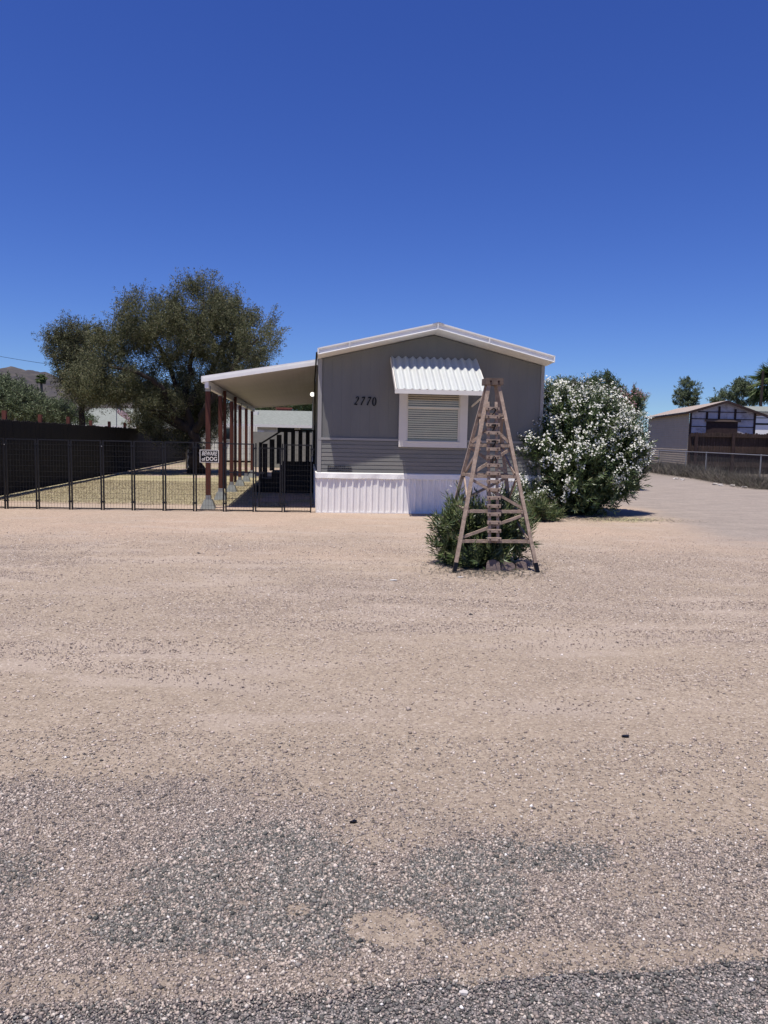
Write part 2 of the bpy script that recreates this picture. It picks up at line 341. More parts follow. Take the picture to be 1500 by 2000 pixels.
go.data.polygons.foreach_set('use_smooth', [True]*len(go.data.polygons))

# asphalt road
def road_mat():
    m = bpy.data.materials.new('worn asphalt'); m.use_nodes = True; N = m.node_tree.nodes; L = m.node_tree.links
    p = N['Principled BSDF']; p.inputs['Roughness'].default_value = .9; p.inputs['Specular IOR Level'].default_value = .2
    tc = N.new('ShaderNodeTexCoord'); vo = N.new('ShaderNodeTexVoronoi'); vo.inputs['Scale'].default_value = 150; vo.inputs['Randomness'].default_value = 1
    L.new(tc.outputs['Object'], vo.inputs['Vector']); sp = N.new('ShaderNodeSeparateColor'); L.new(vo.outputs['Color'], sp.inputs[0])
    r = N.new('ShaderNodeValToRGB'); e = r.color_ramp.elements; e[0].color = (.09,.09,.086,1); e[1].color = (.55,.49,.47,1)
    for a, c in ((.3,(.16,.155,.15,1)), (.6,(.29,.26,.245,1)), (.85,(.42,.37,.34,1))): q = e.new(a); q.color = c
    L.new(sp.outputs[0], r.inputs[0])
    ed = N.new('ShaderNodeValToRGB'); ed.color_ramp.elements[0].position = .3; ed.color_ramp.elements[1].position = .75
    ed.color_ramp.elements[0].color = (1,1,1,1); ed.color_ramp.elements[1].color = (.45,.45,.47,1)
    L.new(vo.outputs['Distance'], ed.inputs[0]); mx = N.new('ShaderNodeMix'); mx.data_type = 'RGBA'; mx.blend_type = 'MULTIPLY'; mx.inputs[0].default_value = 1
    L.new(r.outputs[0], mx.inputs[6]); L.new(ed.outputs[0], mx.inputs[7])
    nz = N.new('ShaderNodeTexNoise'); nz.inputs['Scale'].default_value = 2.2; nz.inputs['Detail'].default_value = 8; L.new(tc.outputs['Object'], nz.inputs['Vector'])
    r2 = N.new('ShaderNodeValToRGB'); r2.color_ramp.elements[0].position = .5; r2.color_ramp.elements[1].position = .75; r2.color_ramp.elements[1].color = (.45,.45,.45,1)
    L.new(nz.outputs['Fac'], r2.inputs[0]); m2 = N.new('ShaderNodeMix'); m2.data_type = 'RGBA'; L.new(r2.outputs[0], m2.inputs[0]); L.new(mx.outputs[2], m2.inputs[6]); m2.inputs[7].default_value = (.26,.215,.185,1)
    L.new(m2.outputs[2], p.inputs['Base Color'])
    bp = N.new('ShaderNodeBump'); bp.inputs['Strength'].default_value = 1; bp.inputs['Distance'].default_value = .006; bp.invert = True
    L.new(vo.outputs['Distance'], bp.inputs['Height']); L.new(bp.outputs[0], p.inputs['Normal'])
    return m
xs = np.concatenate([[-60,-20,-6], np.linspace(-3,3,700), [6,20,60]]); e = road_edge(np.clip(xs,-5,5))
rows = [np.stack([xs, e-dy, np.full_like(xs, z)], -1) for dy, z in ((-.004,-.004),(0,.006),(.015,.012),(.06,.014),(.4,.016),(2.0,.03),(6.5,.03))]
V = np.concatenate(rows); n = len(xs); I = (np.arange(len(rows)-1)[:,None]*n+np.arange(n-1)[None,:]).ravel()
tag(np_mesh('road', V, np.stack([I, I+n, I+n+1, I+1], 1), road_mat()), kind='structure')

# loose stones lying on the ground and road
def stones(n_try, xr, yr, dens, size, name, m, zoff=0):
    # sample uniformly in view wedge
    Y = RNG.uniform(yr[0], yr[1], n_try); X = RNG.uniform(-1, 1, n_try)*(Y*.56+.25)
    keep = RNG.random(n_try) < dens(X, Y)*((Y*.56+.25)/(yr[1]*.56+.25)); X = X[keep]; Y = Y[keep]; n = len(X)
    r = size[0]*np.exp(RNG.normal(0, size[1], n)); r = np.clip(r, size[0]*.45, size[0]*3.2)
    O = np.array([[1,0,0],[0,1,0],[-1,0,0],[0,-1,0],[0,0,1],[0,0,-1]], float)
    Vv = O[None]*RNG.uniform(.55, 1.15, (n,6,1)); Vv += RNG.uniform(-.25,.25,(n,6,3))
    Vv[:,:,2] *= .7; a = RNG.uniform(0, 6.28, n); c, s_ = np.cos(a)[:,None], np.sin(a)[:,None]
    x = Vv[:,:,0]*c-Vv[:,:,1]*s_; y = Vv[:,:,0]*s_+Vv[:,:,1]*c
    z0 = .006*(fbm(X*4, Y*5, 32)-.5)+.012*(fbm(X*.8, Y*1.2, 31)-.5)*sstep(1.4,3,Y)
    z0 = np.where(Y < road_edge(X), .016, z0)
    P = np.stack([x*r[:,None]+X[:,None], y*r[:,None]*.9+Y[:,None], Vv[:,:,2]*r[:,None]+(z0+r*.22)[:,None]], -1).reshape(-1,3)
    T = np.array([[0,1,4],[1,2,4],[2,3,4],[3,0,4],[1,0,5],[2,1,5],[3,2,5],[0,3,5]])
    Fc = (T[None]+np.arange(n)[:,None,None]*6).reshape(-1,3)
    o = np_mesh(name, P, Fc, m); tag(o, kind='stuff'); return o
M['gravel'] = island_mat('mixed gravel', [(.08,.072,.068,1),(.16,.14,.13,1),(.26,.215,.19,1),(.37,.305,.26,1),(.47,.39,.325,1),(.53,.48,.42,1),(.80,.76,.72,1)], .85, pos=[0,.22,.45,.65,.83,.985,1])
M['gravel_tan'] = island_mat('tan gravel', [(.16,.13,.115,1),(.30,.24,.20,1),(.42,.335,.28,1),(.52,.43,.365,1),(.80,.72,.65,1)], .85, pos=[0,.22,.6,.93,1])
def sgrav(X, Y):
    e_ = road_edge(X); onr = .22+.7*sstep(.5,-.3,X)*sstep(.10,.0,e_-Y)
    return np.where(Y < e_, onr, np.clip(gravel_mask(X, Y)[0]*.9+.07, 0, 1))
o = stones(560000, None, (1.8, 3.9), sgrav, (.0036,.45), 'gravel', M['gravel'])
tag(o, 'loose mixed grey and purple gravel beside the asphalt edge', 'gravel')
M['gravel_dark'] = island_mat('dark grey gravel', [(.05,.052,.048,1),(.105,.105,.096,1),(.18,.17,.155,1),(.30,.27,.245,1),(.62,.60,.55,1)], .85, pos=[0,.33,.72,.98,1])
o = stones(420000, None, (1.8, 3.3), lambda X, Y: np.where(Y < road_edge(X), .12, dark_mask(X, Y)*.78), (.0040,.42), 'gravel', M['gravel_dark'])
tag(o, 'patch of darker grey green gravel in the near middle of the lot', 'gravel')
o = stones(700000, None, (2.6, 14.5), lambda X, Y: np.clip(gravel_mask(X, Y)[1]*.55+.32, 0, 1)*sstep(14.5,9.0,Y), (.0048,.42), 'gravel', M['gravel_tan'])
tag(o, 'tan and brown grit scattered over the dirt lot', 'gravel')
o = stones(1500, None, (2.1, 11), lambda X, Y: .3+0*X, (.009,.4), 'gravel', M['gravel'])
tag(o, 'sparse larger pebbles lying across the dirt lot', 'pebbles')

# ------------------------------------------------------------------ mobile home
HX, HY, HA = -1.447, 16.0, .105
home = thing('mobile_home', 'grey single-wide mobile home with white roof trim, skirting and a white window awning', 'mobile home', (HX, HY, 0), HA)
HM = Matrix.Translation((HX, HY, 0)) @ Matrix.Rotation(HA, 4, 'Z'); HI = HM.inverted()
def hl(p): return HI @ Vector(p)                      # world -> house frame
W, LEN = 4.92, 19.0
def gable(u): return 3.27+ .24*min(u, W-u)
def tops(u): return gable(u)
# front wall upper: vertical grooved sheet
mb = MB(); prof = [(0,0)]; u = .09
while u < W-.05:
    prof += [(u-.005,0),(u-.003,.0022),(u+.003,.0022),(u+.005,0)]; u += .203
prof += [(W/2-.001,0)] ; prof = sorted(prof+[(W,0)])
mb.grid([[(a, b, 1.60) for a, b in prof], [(a, b, tops(a)) for a, b in prof]])
mb.build('wall', M['gray_siding'], home)
# lap siding courses
mb = MB(); zs = []; n = 8; z0, z1 = .875, 1.575; h = (z1-z0)/n; pr = []
for i in range(n): pr += [(-.014, z0+i*h+.0005), (-.010, z0+(i+1)*h-.0115), (.004, z0+(i+1)*h-.011), (.004, z0+(i+1)*h)]
mb.grid([[(0.07, b, z) for b, z in pr], [(W, b, z) for b, z in pr]])
mb.build('lap_siding', M['gray_lap'], home)
mb = MB(); mb.box(.0,W+.01,-.03,.02,1.575,1.625); mb.build('belt_trim', M['gray_trim'], home)
mb = MB(); mb.box(-.012,.07,-.026,.06,.87,3.29); mb.build('corner_trim', M['gray_trim'], home)
mb = MB(); mb.box(W-.06,W+.012,-.024,.06,.87,3.29); mb.build('corner_trim', M['gray_trim'], home)
for u_ in (1.22, 3.66):
    mb = MB(); mb.box(u_-.009,u_+.009,-.0035,.001,1.625,tops(u_)-.01); mb.build('seam_strip', M['gray_siding'], home)
# side walls, back
mb = MB(); prof = []; v = 0.06
while v < LEN:
    prof += [(0,v),(0,v+.18),(.007,v+.19),(.007,v+.2)]; v += .2
mb.grid([[(a, b, .8) for a, b in prof], [(a, b, 3.30) for a, b in prof]])
mb.box(W-.1, W, .1, LEN, .8, 3.3); mb.add([(0,LEN,0),(W,LEN,0),(W,LEN,3.3),(W/2,LEN,3.88),(0,LEN,3.3)], [(0,1,2,3,4)])
mb.build('side_wall', M['gray_siding'], home)
# white base band and ribbed skirting
mb = MB(); us = np.linspace(-.03, W+.03, 90)
lip = [.044+.013*math.exp(-((u_-.42)/.2)**2)+.006*math.sin(u_*9)+.004*math.sin(u_*23+1) for u_ in us]
mb.grid([[(u_,-.0,.755) for u_ in us], [(u_,-l,.754+.004*math.sin(u_*7)) for u_, l in zip(us,lip)], [(u_,-.040,.862) for u_ in us], [(u_,-.02,.877) for u_ in us], [(u_,0,.877) for u_ in us]])
mb.box(-.032,-.030,-.044,0,.755,.862)
mb.box(-.045,-.012,-.03,LEN,.755,.862)
mb.build('base_band', M['white_metal'], home)
mb = MB(); prof = [(-.01,-.005)]; u = .05
while u < W-.1:
    prof += [(u,-.005),(u+.018,-.032),(u+.040,-.032),(u+.058,-.005),(u+.098,-.005),(u+.104,-.012),(u+.110,-.005)]; u += .137
prof += [(W,-.005)]
mb.grid([[(a, b, 0) for a, b in prof], [(a, b, .756) for a, b in prof]])
prof = [(c, v_) for v_ in np.arange(0, LEN, .137) for c, v_ in ((-.01,v_),(-.03,v_+.03),(-.03,v_+.06),(-.01,v_+.09))]
mb.grid([[(a, b, 0) for a, b in prof], [(a, b, .756) for a, b in prof]])
mb.box(-.016,W,-.022,-.008,0,.028)
mb.build('skirting', M['skirt'], home)
# roof
RZ = .18; OV = .54; ur = W+.035
def rz(u): return 3.27+.24*min(u, W-u)+RZ
mb = MB(); th = .03
pts = [(-.01,3.27-.0024+RZ),(W/2,rz(W/2)),(ur,rz(ur))]
for (a, za), (b, zb) in ((pts[0],pts[1]),(pts[1],pts[2])):
    nseg = 8
    mb.grid([[(a+(b-a)*t/nseg, y, za+(zb-za)*t/nseg) for t in range(nseg+1)] for y in np.linspace(-OV+.03, LEN+.2, 30)])
mb.add([(W/2-.12,-OV-.012,rz(W/2)-.02),(W/2,-OV-.012,rz(W/2)+.012),(W/2+.12,-OV-.012,rz(W/2)-.02),(W/2-.12,LEN+.2,rz(W/2)-.02),(W/2,LEN+.2,rz(W/2)+.012),(W/2+.12,LEN+.2,rz(W/2)-.02)],[(0,1,4,3),(1,2,5,4)])
roof = mb.build('roof', M['white_metal'], home)
# rake fascia profile (outward o, height below roof top dz)
mb = MB(); pf = [(OV-.05,.004),(OV,.006),(OV,-.018),(OV-.035,-.022),(OV-.035,-.065),(OV-.030,-.068),(OV-.030,-.105),(OV,-.118),(OV,-.130),(OV-.02,-.133),(.012,-.165),(.0,-.165)]
for (a, za), (b, zb) in ((pts[0],pts[1]),(pts[1],pts[2])):
    mb.grid([[(a, -o_, za+dz) for o_, dz in pf], [(b, -o_, zb+dz) for o_, dz in pf]])
# fascia ends and long eaves
mb.prism([(pts[0][0],-o_,pts[0][1]+dz) for o_, dz in pf], (-.012,0,0))
mb.prism([(pts[2][0],-o_,pts[2][1]+dz) for o_, dz in pf], (.012,0,0))
mb.box(ur-.0,ur+.025,-OV,LEN+.2,rz(ur)-.135,rz(ur)+.005); mb.box(W+.01,ur,0.002,LEN+.2,rz(ur)-.14,rz(ur)-.125)
mb.box(-.035,-.0105,-OV,LEN+.2,3.33,3.45)
for uu, s_ in ((.62,1),(3.55,-1),(W/2-.01,1)):                   # sheet laps
    zz = rz(uu); mb.box(uu-.012,uu+.012,-OV-.006,-OV+.02,zz-.13,zz+.008)
mb.build('fascia', M['white_metal'], home)
# black cable down the corner and porch light
mb = MB(); mb.tube([(-.05,-.3,3.38),(-.06,.3,3.2),(-.07,1.6,2.95),(-.05,2.6,2.4),(-.04,3.0,1.2)], .018, 6); mb.build('cable', M['ink'], home, True)
mb = MB(); mb.sphere((-.10,4.6,2.80), .062, 14, 10); mb.build('porch_light', M['globe'], home, True)
mb = MB(); mb.box(-.04,-.005,5.6,6.55,.95,2.95); mb.build('side_door', M['white_trim'], home)

# window
wu0, wu1, wz0, wz1 = 1.735, 3.235, 1.455, 2.78
fr = MB(); t = .17; d = -.075
fr.box(wu0,wu0+t,d,-.0,wz0,wz1); fr.box(wu1-t,wu1,d,-.0,wz0,wz1); fr.box(wu0+t,wu1-t,d+.003,-.0,wz0,wz0+.115); fr.box(wu0+t,wu1-t,d+.003,0,wz1-.06,wz1)
fr.box(wu0+t-.012,wu1-t+.012,d-.012,d+.003,wz0+.115,wz0+.128)
win = fr.build('window', M['white_trim'], home)
mb = MB(); a, b, c, e_ = wu0+t, wu1-t, wz0+.115, wz1-.06; zm = 2.31
for (x0,x1,z0,z1,yy) in ((a,b,zm-.018,zm+.018,-.058),(a,b,c,c+.028,-.052),(a,a+.028,c+.028,zm-.018,-.052),(b-.035,b,c+.028,zm-.018,-.052),(a,a+.022,zm+.018,e_,-.04),(b-.022,b,zm+.018,e_,-.04)):
    mb.box(x0,x1,yy,-.0,z0,z1)
mb.build('sash', M['white_trim'], win)
mb = MB(); z = c+.03
while z < e_:
    mb.add([(a,-.026,z),(b,-.026,z),(b,-.018,z+.034),(a,-.018,z+.034)], [(0,1,2,3)]); z += .0475
mb.m = 1; mb.box(a,b,-.008,-.004,c,e_)
mb.build('blind', [M['blind'], M['ink']], win)
def glass():
    m = bpy.data.materials.new('window glass'); m.use_nodes = True; N = m.node_tree.nodes; L = m.node_tree.links
    g = N.new('ShaderNodeBsdfGlossy'); g.inputs['Roughness'].default_value = .03; t_ = N.new('ShaderNodeBsdfTransparent'); t_.inputs[0].default_value = (.92,.90,.86,1)
    mx = N.new('ShaderNodeMixShader'); mx.inputs[0].default_value = .09; L.new(t_.outputs[0], mx.inputs[1]); L.new(g.outputs[0], mx.inputs[2]); L.new(mx.outputs[0], N['Material Output'].inputs['Surface']); return m
M['glass'] = glass()
mb = MB(); mb.add([(a,-.038,c),(b,-.038,c),(b,-.038,e_),(a,-.038,e_)], [(0,1,2,3)]); mb.build('pane', M['glass'], win)
# corrugated awning over it
A0, A1 = 1.545, 3.39; zt, zb_, out = 3.345, 2.585, 1.12
dirn = Vector((0,-out,zb_-zt)); nrm = Vector((0,-(zt-zb_),out)).normalized()
mb = MB(); K = 12; rows = []
cols_ = []
for i in range(K*16+1):
    u_ = A0+(A1-A0)*i/(K*16); ph = (i % 16)/16
    hgt = .028*math.cos(2*math.pi*ph); cols_.append((u_, hgt))
for sidx in range(2):
    off = -.004*sidx
    mb.grid([[Vector((u_,-.004,zt))+dirn*tt+nrm*(hh+off+.03) for u_, hh in cols_] for tt in (0,.5,1.0)])
aw = mb.build('window_awning', M['awning'], home, True, fix=False)
mb = MB(); mb.bar(Vector((A0-.012,-.0,zt-.02)), Vector((A0-.012,-out,zb_-.02)), .02, .10, up=nrm); mb.bar(Vector((A1+.012,-.0,zt-.02)), Vector((A1+.012,-out,zb_-.02)), .02, .10, up=nrm)
mb.box(A0-.04,A1+.02,-out-.035,-out-.012,zb_-.055,zb_+.035)
mb.bar((A1-.06,-.02,2.36),(A1-.06,-out+.03,zb_-.06),.03,.03); mb.box(A0+.1,A0+.2,-.10,-.0,2.66,2.70)
mb.build('awning_frame', M['white_trim'], aw)

# ---- figures drawn as strokes
def stroke(mb, pts, wd, th, org, ux, uz, out_):
    """ribbon of varying width along pts (x,y,w)"""
    P = [Vector((p[0],p[1])) for p in pts]; Lf = []; Rt = []
    for i, p in enumerate(P):
        d_ = (P[min(i+1,len(P)-1)]-P[max(i-1,0)]).normalized(); n_ = Vector((-d_.y,d_.x))*pts[i][2]*wd/2
        Lf.append(p+n_); Rt.append(p-n_)
    def w3(q, k): return org+ux*q.x+uz*q.y+out_*k
    vs = []
    for a_, b_ in zip(Lf, Rt): vs += [w3(a_,0), w3(b_,0), w3(b_,th), w3(a_,th)]
    fs = [(0,1,2,3)]; n = len(P)
    for i in range(n-1):
        o_ = i*4
        for k in range(4): k2 = (k+1) % 4; fs.append((o_+k,o_+4+k,o_+4+k2,o_+k2))
    fs.append(((n-1)*4+3,(n-1)*4+2,(n-1)*4+1,(n-1)*4)); mb.add(vs, fs)
def digit(ch, it=.25):
    if ch == '2':
        c = [(.12,.78,.6),(.16,.88,.9),(.30,.98,.7),(.48,.98,1.0),(.58,.86,1.5),(.56,.70,1.5),(.44,.48,1.0),(.26,.26,.8),(.08,.08,.8)]
        return [[(x+it*y,y,w_) for x,y,w_ in c], [(x+it*y,y,w_) for x,y,w_ in [(.02,.06,1.0),(.2,.07,1.4),(.42,.06,1.7),(.58,.10,.9)]]]
    if ch == '7':
        return [[(x+it*y,y,w_) for x,y,w_ in [(.10,.82,.5),(.14,.93,1.2),(.35,.94,1.7),(.62,.97,1.1)]], [(x+it*y,y,w_) for x,y,w_ in [(.62,.97,.8),(.46,.66,1.1),(.30,.34,1.3),(.20,0,1.5)]]]
    pts_ = []
    for i in range(17):
        a = 2*math.pi*i/16; pts_.append((.32+.27*math.cos(a), .5+.5*math.sin(a), .7+.9*abs(math.cos(a))))
    return [[(x+it*.3*y,y,w_) for x,y,w_ in pts_]]
p0 = hl(at(691, 790.5, 16.1)); p1 = hl(at(737, 791.5, 16.1)); hgt = .175
for i, ch in enumerate('2770'):
    mb = MB(); org = Vector((p0.x+(p1.x-p0.x)*i/3.85, -.006, p0.z-.004+(.0 if ch != '0' else -.008)))
    for st in digit(ch): stroke(mb, [(x*hgt*.72,y*hgt,w_) for x,y,w_ in st], .019, .012, org, Vector((1,0,0)), Vector((0,0,1)), Vector((0,-1,0)))
    mb.build('digit', M['ink'], home)
# raised letter-like maker's plate: three rows of small dark slots, a vented plate
for r_ in range(3):
    z = .905+r_*.048; P = [(.205,z),(.205,z+.004)]
    for k in range(12):
        x = .215+k*.043+random.uniform(-.004,.004); ww = random.uniform(.014,.024); hh = random.uniform(.014,.026)
        P += [(x,z+.004),(x,z+hh),(x+ww,z+hh),(x+ww,z+.004)]
    P += [(.74,z+.004),(.74,z)]
    mb = MB(); mb.prism([(a_,-.026,b_) for a_,b_ in P], (0,.008,0)); mb.build('vent_row', M['ink'], home)

# ------------------------------------------------------------------ patio cover in the house's frame
pc = thing('patio_cover', 'white metal patio cover on red brown posts along the side of the grey home', 'patio cover', (HX, HY, 0), HA)
u0, v0, v1 = -2.46, .45, 14.9
zL, zR, zRf = 2.80, 3.235, 3.05
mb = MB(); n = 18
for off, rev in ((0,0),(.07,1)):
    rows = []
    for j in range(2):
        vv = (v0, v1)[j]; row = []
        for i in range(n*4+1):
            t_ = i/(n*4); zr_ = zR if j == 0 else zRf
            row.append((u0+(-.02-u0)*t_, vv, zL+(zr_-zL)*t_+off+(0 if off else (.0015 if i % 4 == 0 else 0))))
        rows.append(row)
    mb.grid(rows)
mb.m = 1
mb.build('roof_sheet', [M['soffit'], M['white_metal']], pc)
mb = MB()
mb.add([(u0-.03,v0-.03,zL-.04),(-.02,v0-.03,zR-.04),(-.02,v0-.03,zR+.035),(u0-.03,v0-.03,zL+.035),
        (u0-.03,v0-.002,zL-.04),(-.02,v0-.002,zR-.04),(-.02,v0-.002,zR+.035),(u0-.03,v0-.002,zL+.035)],[(0,1,2,3),(7,6,5,4),(0,4,5,1),(3,2,6,7),(0,3,7,4),(1,5,6,2)])
mb.add([(u0-.03,v0-.018,zL+.037),(-.02,v0-.018,zR+.037),(-.02,v0-.018,zR+.088),(u0-.03,v0-.018,zL+.088),
        (u0-.03,v0-.002,zL+.037),(-.02,v0-.002,zR+.037),(-.02,v0-.002,zR+.088),(u0-.03,v0-.002,zL+.088)],[(0,1,2,3),(7,6,5,4),(0,4,5,1),(3,2,6,7),(0,3,7,4),(1,5,6,2)])
mb.box(u0-.05,u0-.03,v0-.03,v1,zL-.05,zL+.085)
mb.add([(u0-.03,v1,zL-.04),(-.02,v1,zRf-.04),(-.02,v1,zRf+.075),(u0-.03,v1,zL+.085)],[(0,1,2,3)])
mb.build('edge_trim', M['white_metal'], pc)
mb = MB(); mb.box(u0+.02,u0+.10,v0,v1-.05,zL-.165,zL-.004); mb.build('beam', M['white_metal'], pc)
PV = [.72, 3.1, 5.9, 8.6, 11.1, 13.9]
foot_lab = ['nearest grey concrete pier block, under the front post of the patio cover','second grey pier block from the front under the patio cover posts','third grey pier block from the front beside the dark shadow','fourth pier block from the front, dark and shaded','fifth pier block from the front among the far patio posts','farthest pale pier block under the last patio cover post']
for i, v in enumerate(PV):
    hz = .30 if i < 3 else .26
    mb = MB(); mb.box(u0+.005,u0+.105,v-.05,v+.05,hz,zL-.165); mb.build('post', M['brown_post'], pc)
    if i in (1, 2):
        mb = MB(); mb.box(u0+.115,u0+.185,v+.05,v+.16,.28,zL-.05); mb.build('post', M['brown_post'], pc)
    mb = MB(); mb.box(u0+.0,u0+.11,v-.056,v+.056,zL-.22,zL-.10) if i == 0 else mb.box(u0+.0,u0+.11,v-.056,v+.056,zL-.19,zL-.10); mb.build('post_bracket', M['steel'], pc)
    w_ = HM @ Vector((u0+.055, v, 0)); s0, s1 = .16, .085
    mb = MB(); mb.add([(-s0,-s0,0),(s0,-s0,0),(s0,s0,0),(-s0,s0,0),(-s1,-s1,.20),(s1,-s1,.20),(s1,s1,.20),(-s1,s1,.20)],[(0,3,2,1),(4,5,6,7),(0,1,5,4),(1,2,6,5),(2,3,7,6),(3,0,4,7)])
    f_ = mb.build('pier_block', M['footing'], None, loc=w_); f_.rotation_euler = (0,0,HA)
    mb = MB(); mb.box(-.055,.055,-.055,.055,.20,.295); mb.build('post_socket', M['steel'], f_)
    tag(f_, foot_lab[i], 'pier block', 'concrete blocks under the patio cover posts')

# porch steps and railing
ps = thing('porch_steps', 'black wooden porch with steps and slatted railing under the patio cover', 'porch', (HX, HY, 0), HA)
vS = 5.6
mb = MB(); mb.box(-.95,-.02,vS,vS+1.5,.80,.86); mb.build('deck', M['black_wood'], ps)
mb = MB(); mb.box(-.95,-.02,vS+.01,vS+.05,.02,.80); mb.box(-.95,-.91,vS,vS+1.5,.02,.80); mb.build('deck_skirt', M['black_wood'], ps)
for i in range(3):
    mb = MB(); x1 = -.95-.27*i; zt_ = .62-.2*i; mb.box(x1-.27,x1,vS,vS+1.3,zt_-.04,zt_); mb.box(x1-.02,x1,vS,vS+1.3,zt_,zt_+.2) ; mb.build('step', M['black_wood'], ps)
    mb = MB(); mb.box(x1-.27,x1-.002,vS+.01,vS+.05,.02,zt_-.042); mb.build('riser', M['black_wood'], ps)
for k in range(5):
    x = -.90+k*.21; mb = MB(); mb.box(x,x+.115,vS-.03,vS-.002,.80,1.80); mb.build('baluster', M['black_wood'], ps)
for k in range(3):
    x = -1.50+k*.20; ztop = 1.42+(x+1.5)*.66; mb = MB(); mb.box(x,x+.14,vS-.03,vS-.002,.45+.2*k,ztop); mb.build('baluster', M['black_wood'], ps)
mb = MB(); mb.bar((-.93,vS-.02,1.82),(-.0,vS-.02,1.82),.12,.045); mb.bar((-1.58,vS-.02,1.40),(-.93,vS-.02,1.82),.12,.045); mb.build('handrail', M['black_wood'], ps)
mb = MB(); mb.box(-1.60,-1.51,vS-.06,vS+.03,.02,1.46); mb.build('newel_post', M['black_wood'], ps)
mb = MB(); mb.box(-.94,-.02,vS+.002,vS+.02,.86,.93); mb.build('bottom_rail', M['black_wood'], ps)

# ------------------------------------------------------------------ black kennel fence across the yard
fa = gnd(0, 993.5); fb = gnd(610, 1001.5); fdir = (fb-fa); fdir.z = 0; flen = fdir.length; fdir.normalize(); fang = math.atan2(fdir.y, fdir.x)
def fpos(px):                                          # distance along the fence line for an image column
    lo, hi = -2, flen+2
    for _ in range(40):
        md = (lo+hi)/2; q = fa+fdir*md; c = CR.transposed() @ (q-Vector((0,0,CAM_H)))
        x = 750+FPX*c.x/-c.z
        if x < px: lo = md
        else: hi = md
    return lo
kf = thing('kennel_fence', 'black wire panel kennel fence with gate across the front yard', 'fence', fa, fang)
bnds = [-49, 13, 74.5, 139, 201, 261, 321.5, 381, 439, 497, 553, 609]
FH = 1.475
def panel(a, b, z0, z1, nm, par, gap=.014):
    mb = MB(); r_ = .0125
    mb.box(a+gap-.003,a+gap+.027,-.0125,.0125,0.0 if nm != 'gate' else z0,z1); mb.box(b-gap-.027,b-gap+.003,-.0125,.0125,0.0 if nm != 'gate' else z0,z1)
    mb.box(a+gap+.025,b-gap-.025,-.0123,.0123,z1-.025,z1-.0002); mb.box(a+gap+.025,b-gap-.025,-.0123,.0123,z0,z0+.025)
    p_ = mb.build(nm, M['black_metal'], par)
    mb = MB(); x = a+.05
    k = max(2, round((b-a-.08)/.06)); 
    for i in range(1, k): xx = a+.04+(b-a-.08)*i/k; mb.box(xx-.0016,xx+.0016,-.0016,.0016,z0+.02,z1-.02)
    k = round((z1-z0)/.108)
    for i in range(1, k): zz = z0+(z1-z0)*i/k; mb.box(a+.03,b-.03,-.0045,-.0015,zz-.0017,zz+.0017)
    mb.build('wire_mesh', M['wire'], p_)
    return p_
for i in range(len(bnds)-1):
    a_, b_ = fpos(bnds[i]), fpos(bnds[i+1])
    if i == 9:
        g_ = panel(a_+.075, b_-.04, .10, FH-.09, 'gate', kf)
        mb = MB(); mb.box(a_+.012,a_+.04,-.0125,.0125,0,FH); mb.box(b_-.035,b_-.010,-.0125,.0125,0,FH); mb.box(a_+.012,b_-.01,-.0123,.0123,.012,.035)
        mb.build('gate_frame', M['black_metal'], kf)
        mb = MB(); mb.box(a_-.60,a_+.17,-.045,-.03,.83,.855); mb.box(a_+.13,a_+.2,-.05,-.014,.82,.87); mb.build('latch', M['black_metal'], g_)
    else: panel(a_, b_, .02, FH-.012*(i > 7), 'panel', kf)
    for zz in (.16, FH-.13): mb = MB(); mb.box(b_-.045,b_+.045,-.02,.02,zz,zz+.035); mb.build('clamp', M['black_metal'], kf)
    if i in (0, 3): mb = MB(); mb.sphere((b_,-.024,FH-.16+.03), .010, 8, 6); mb.build('bolt', M['steel'], kf)

# warning sign hung on the fence
def text_mesh(txt, size, shear=0, offset=0, ext=.002, space=1):
    c = bpy.data.curves.new('t', 'FONT'); c.body = txt; c.size = size; c.shear = shear; c.offset = offset; c.extrude = ext; c.align_x = 'CENTER'; c.space_character = space
    o_ = bpy.data.objects.new('t', c); SC.collection.objects.link(o_); bpy.context.view_layer.update()
    me = bpy.data.meshes.new_from_object(o_.evaluated_get(bpy.context.evaluated_depsgraph_get())); bpy.data.objects.remove(o_); return me
sc_ = fa+fdir*fpos(409.5); wsgn = thing('warning_sign', 'black and white BEWARE of DOG sign hung on the kennel fence', 'sign', sc_+Vector((0,0,1.18)), fang)
mb = MB(); mb.box(-.20,.20,-.030,-.024,-.135,.135); mb.build('sign_border', M['white_trim'], wsgn)
mb = MB(); mb.box(-.186,.186,-.033,-.0305,-.121,.121); mb.build('sign_face', M['ink'], wsgn)
for txt, sz, sh, z, sx, off in (('BEWARE', .120, .25, .016, .68, .0014), ('DOG', .118, 0, -.095, .88, .0022), ('of', .10, 0, -.095, .88, .0016)):
    me = text_mesh(txt, sz, sh, off, .0008); me.name = 'lettering'; me.materials.append(M['white_trim'])
    o = bpy.data.objects.new('lettering', me); SC.collection.objects.link(o); o.parent = wsgn
    o.rotation_euler = (math.pi/2,0,0); o.scale = (sx,1,1); o.location = ({'BEWARE':0,'DOG':.048,'of':-.122}[txt],-.0345,z)

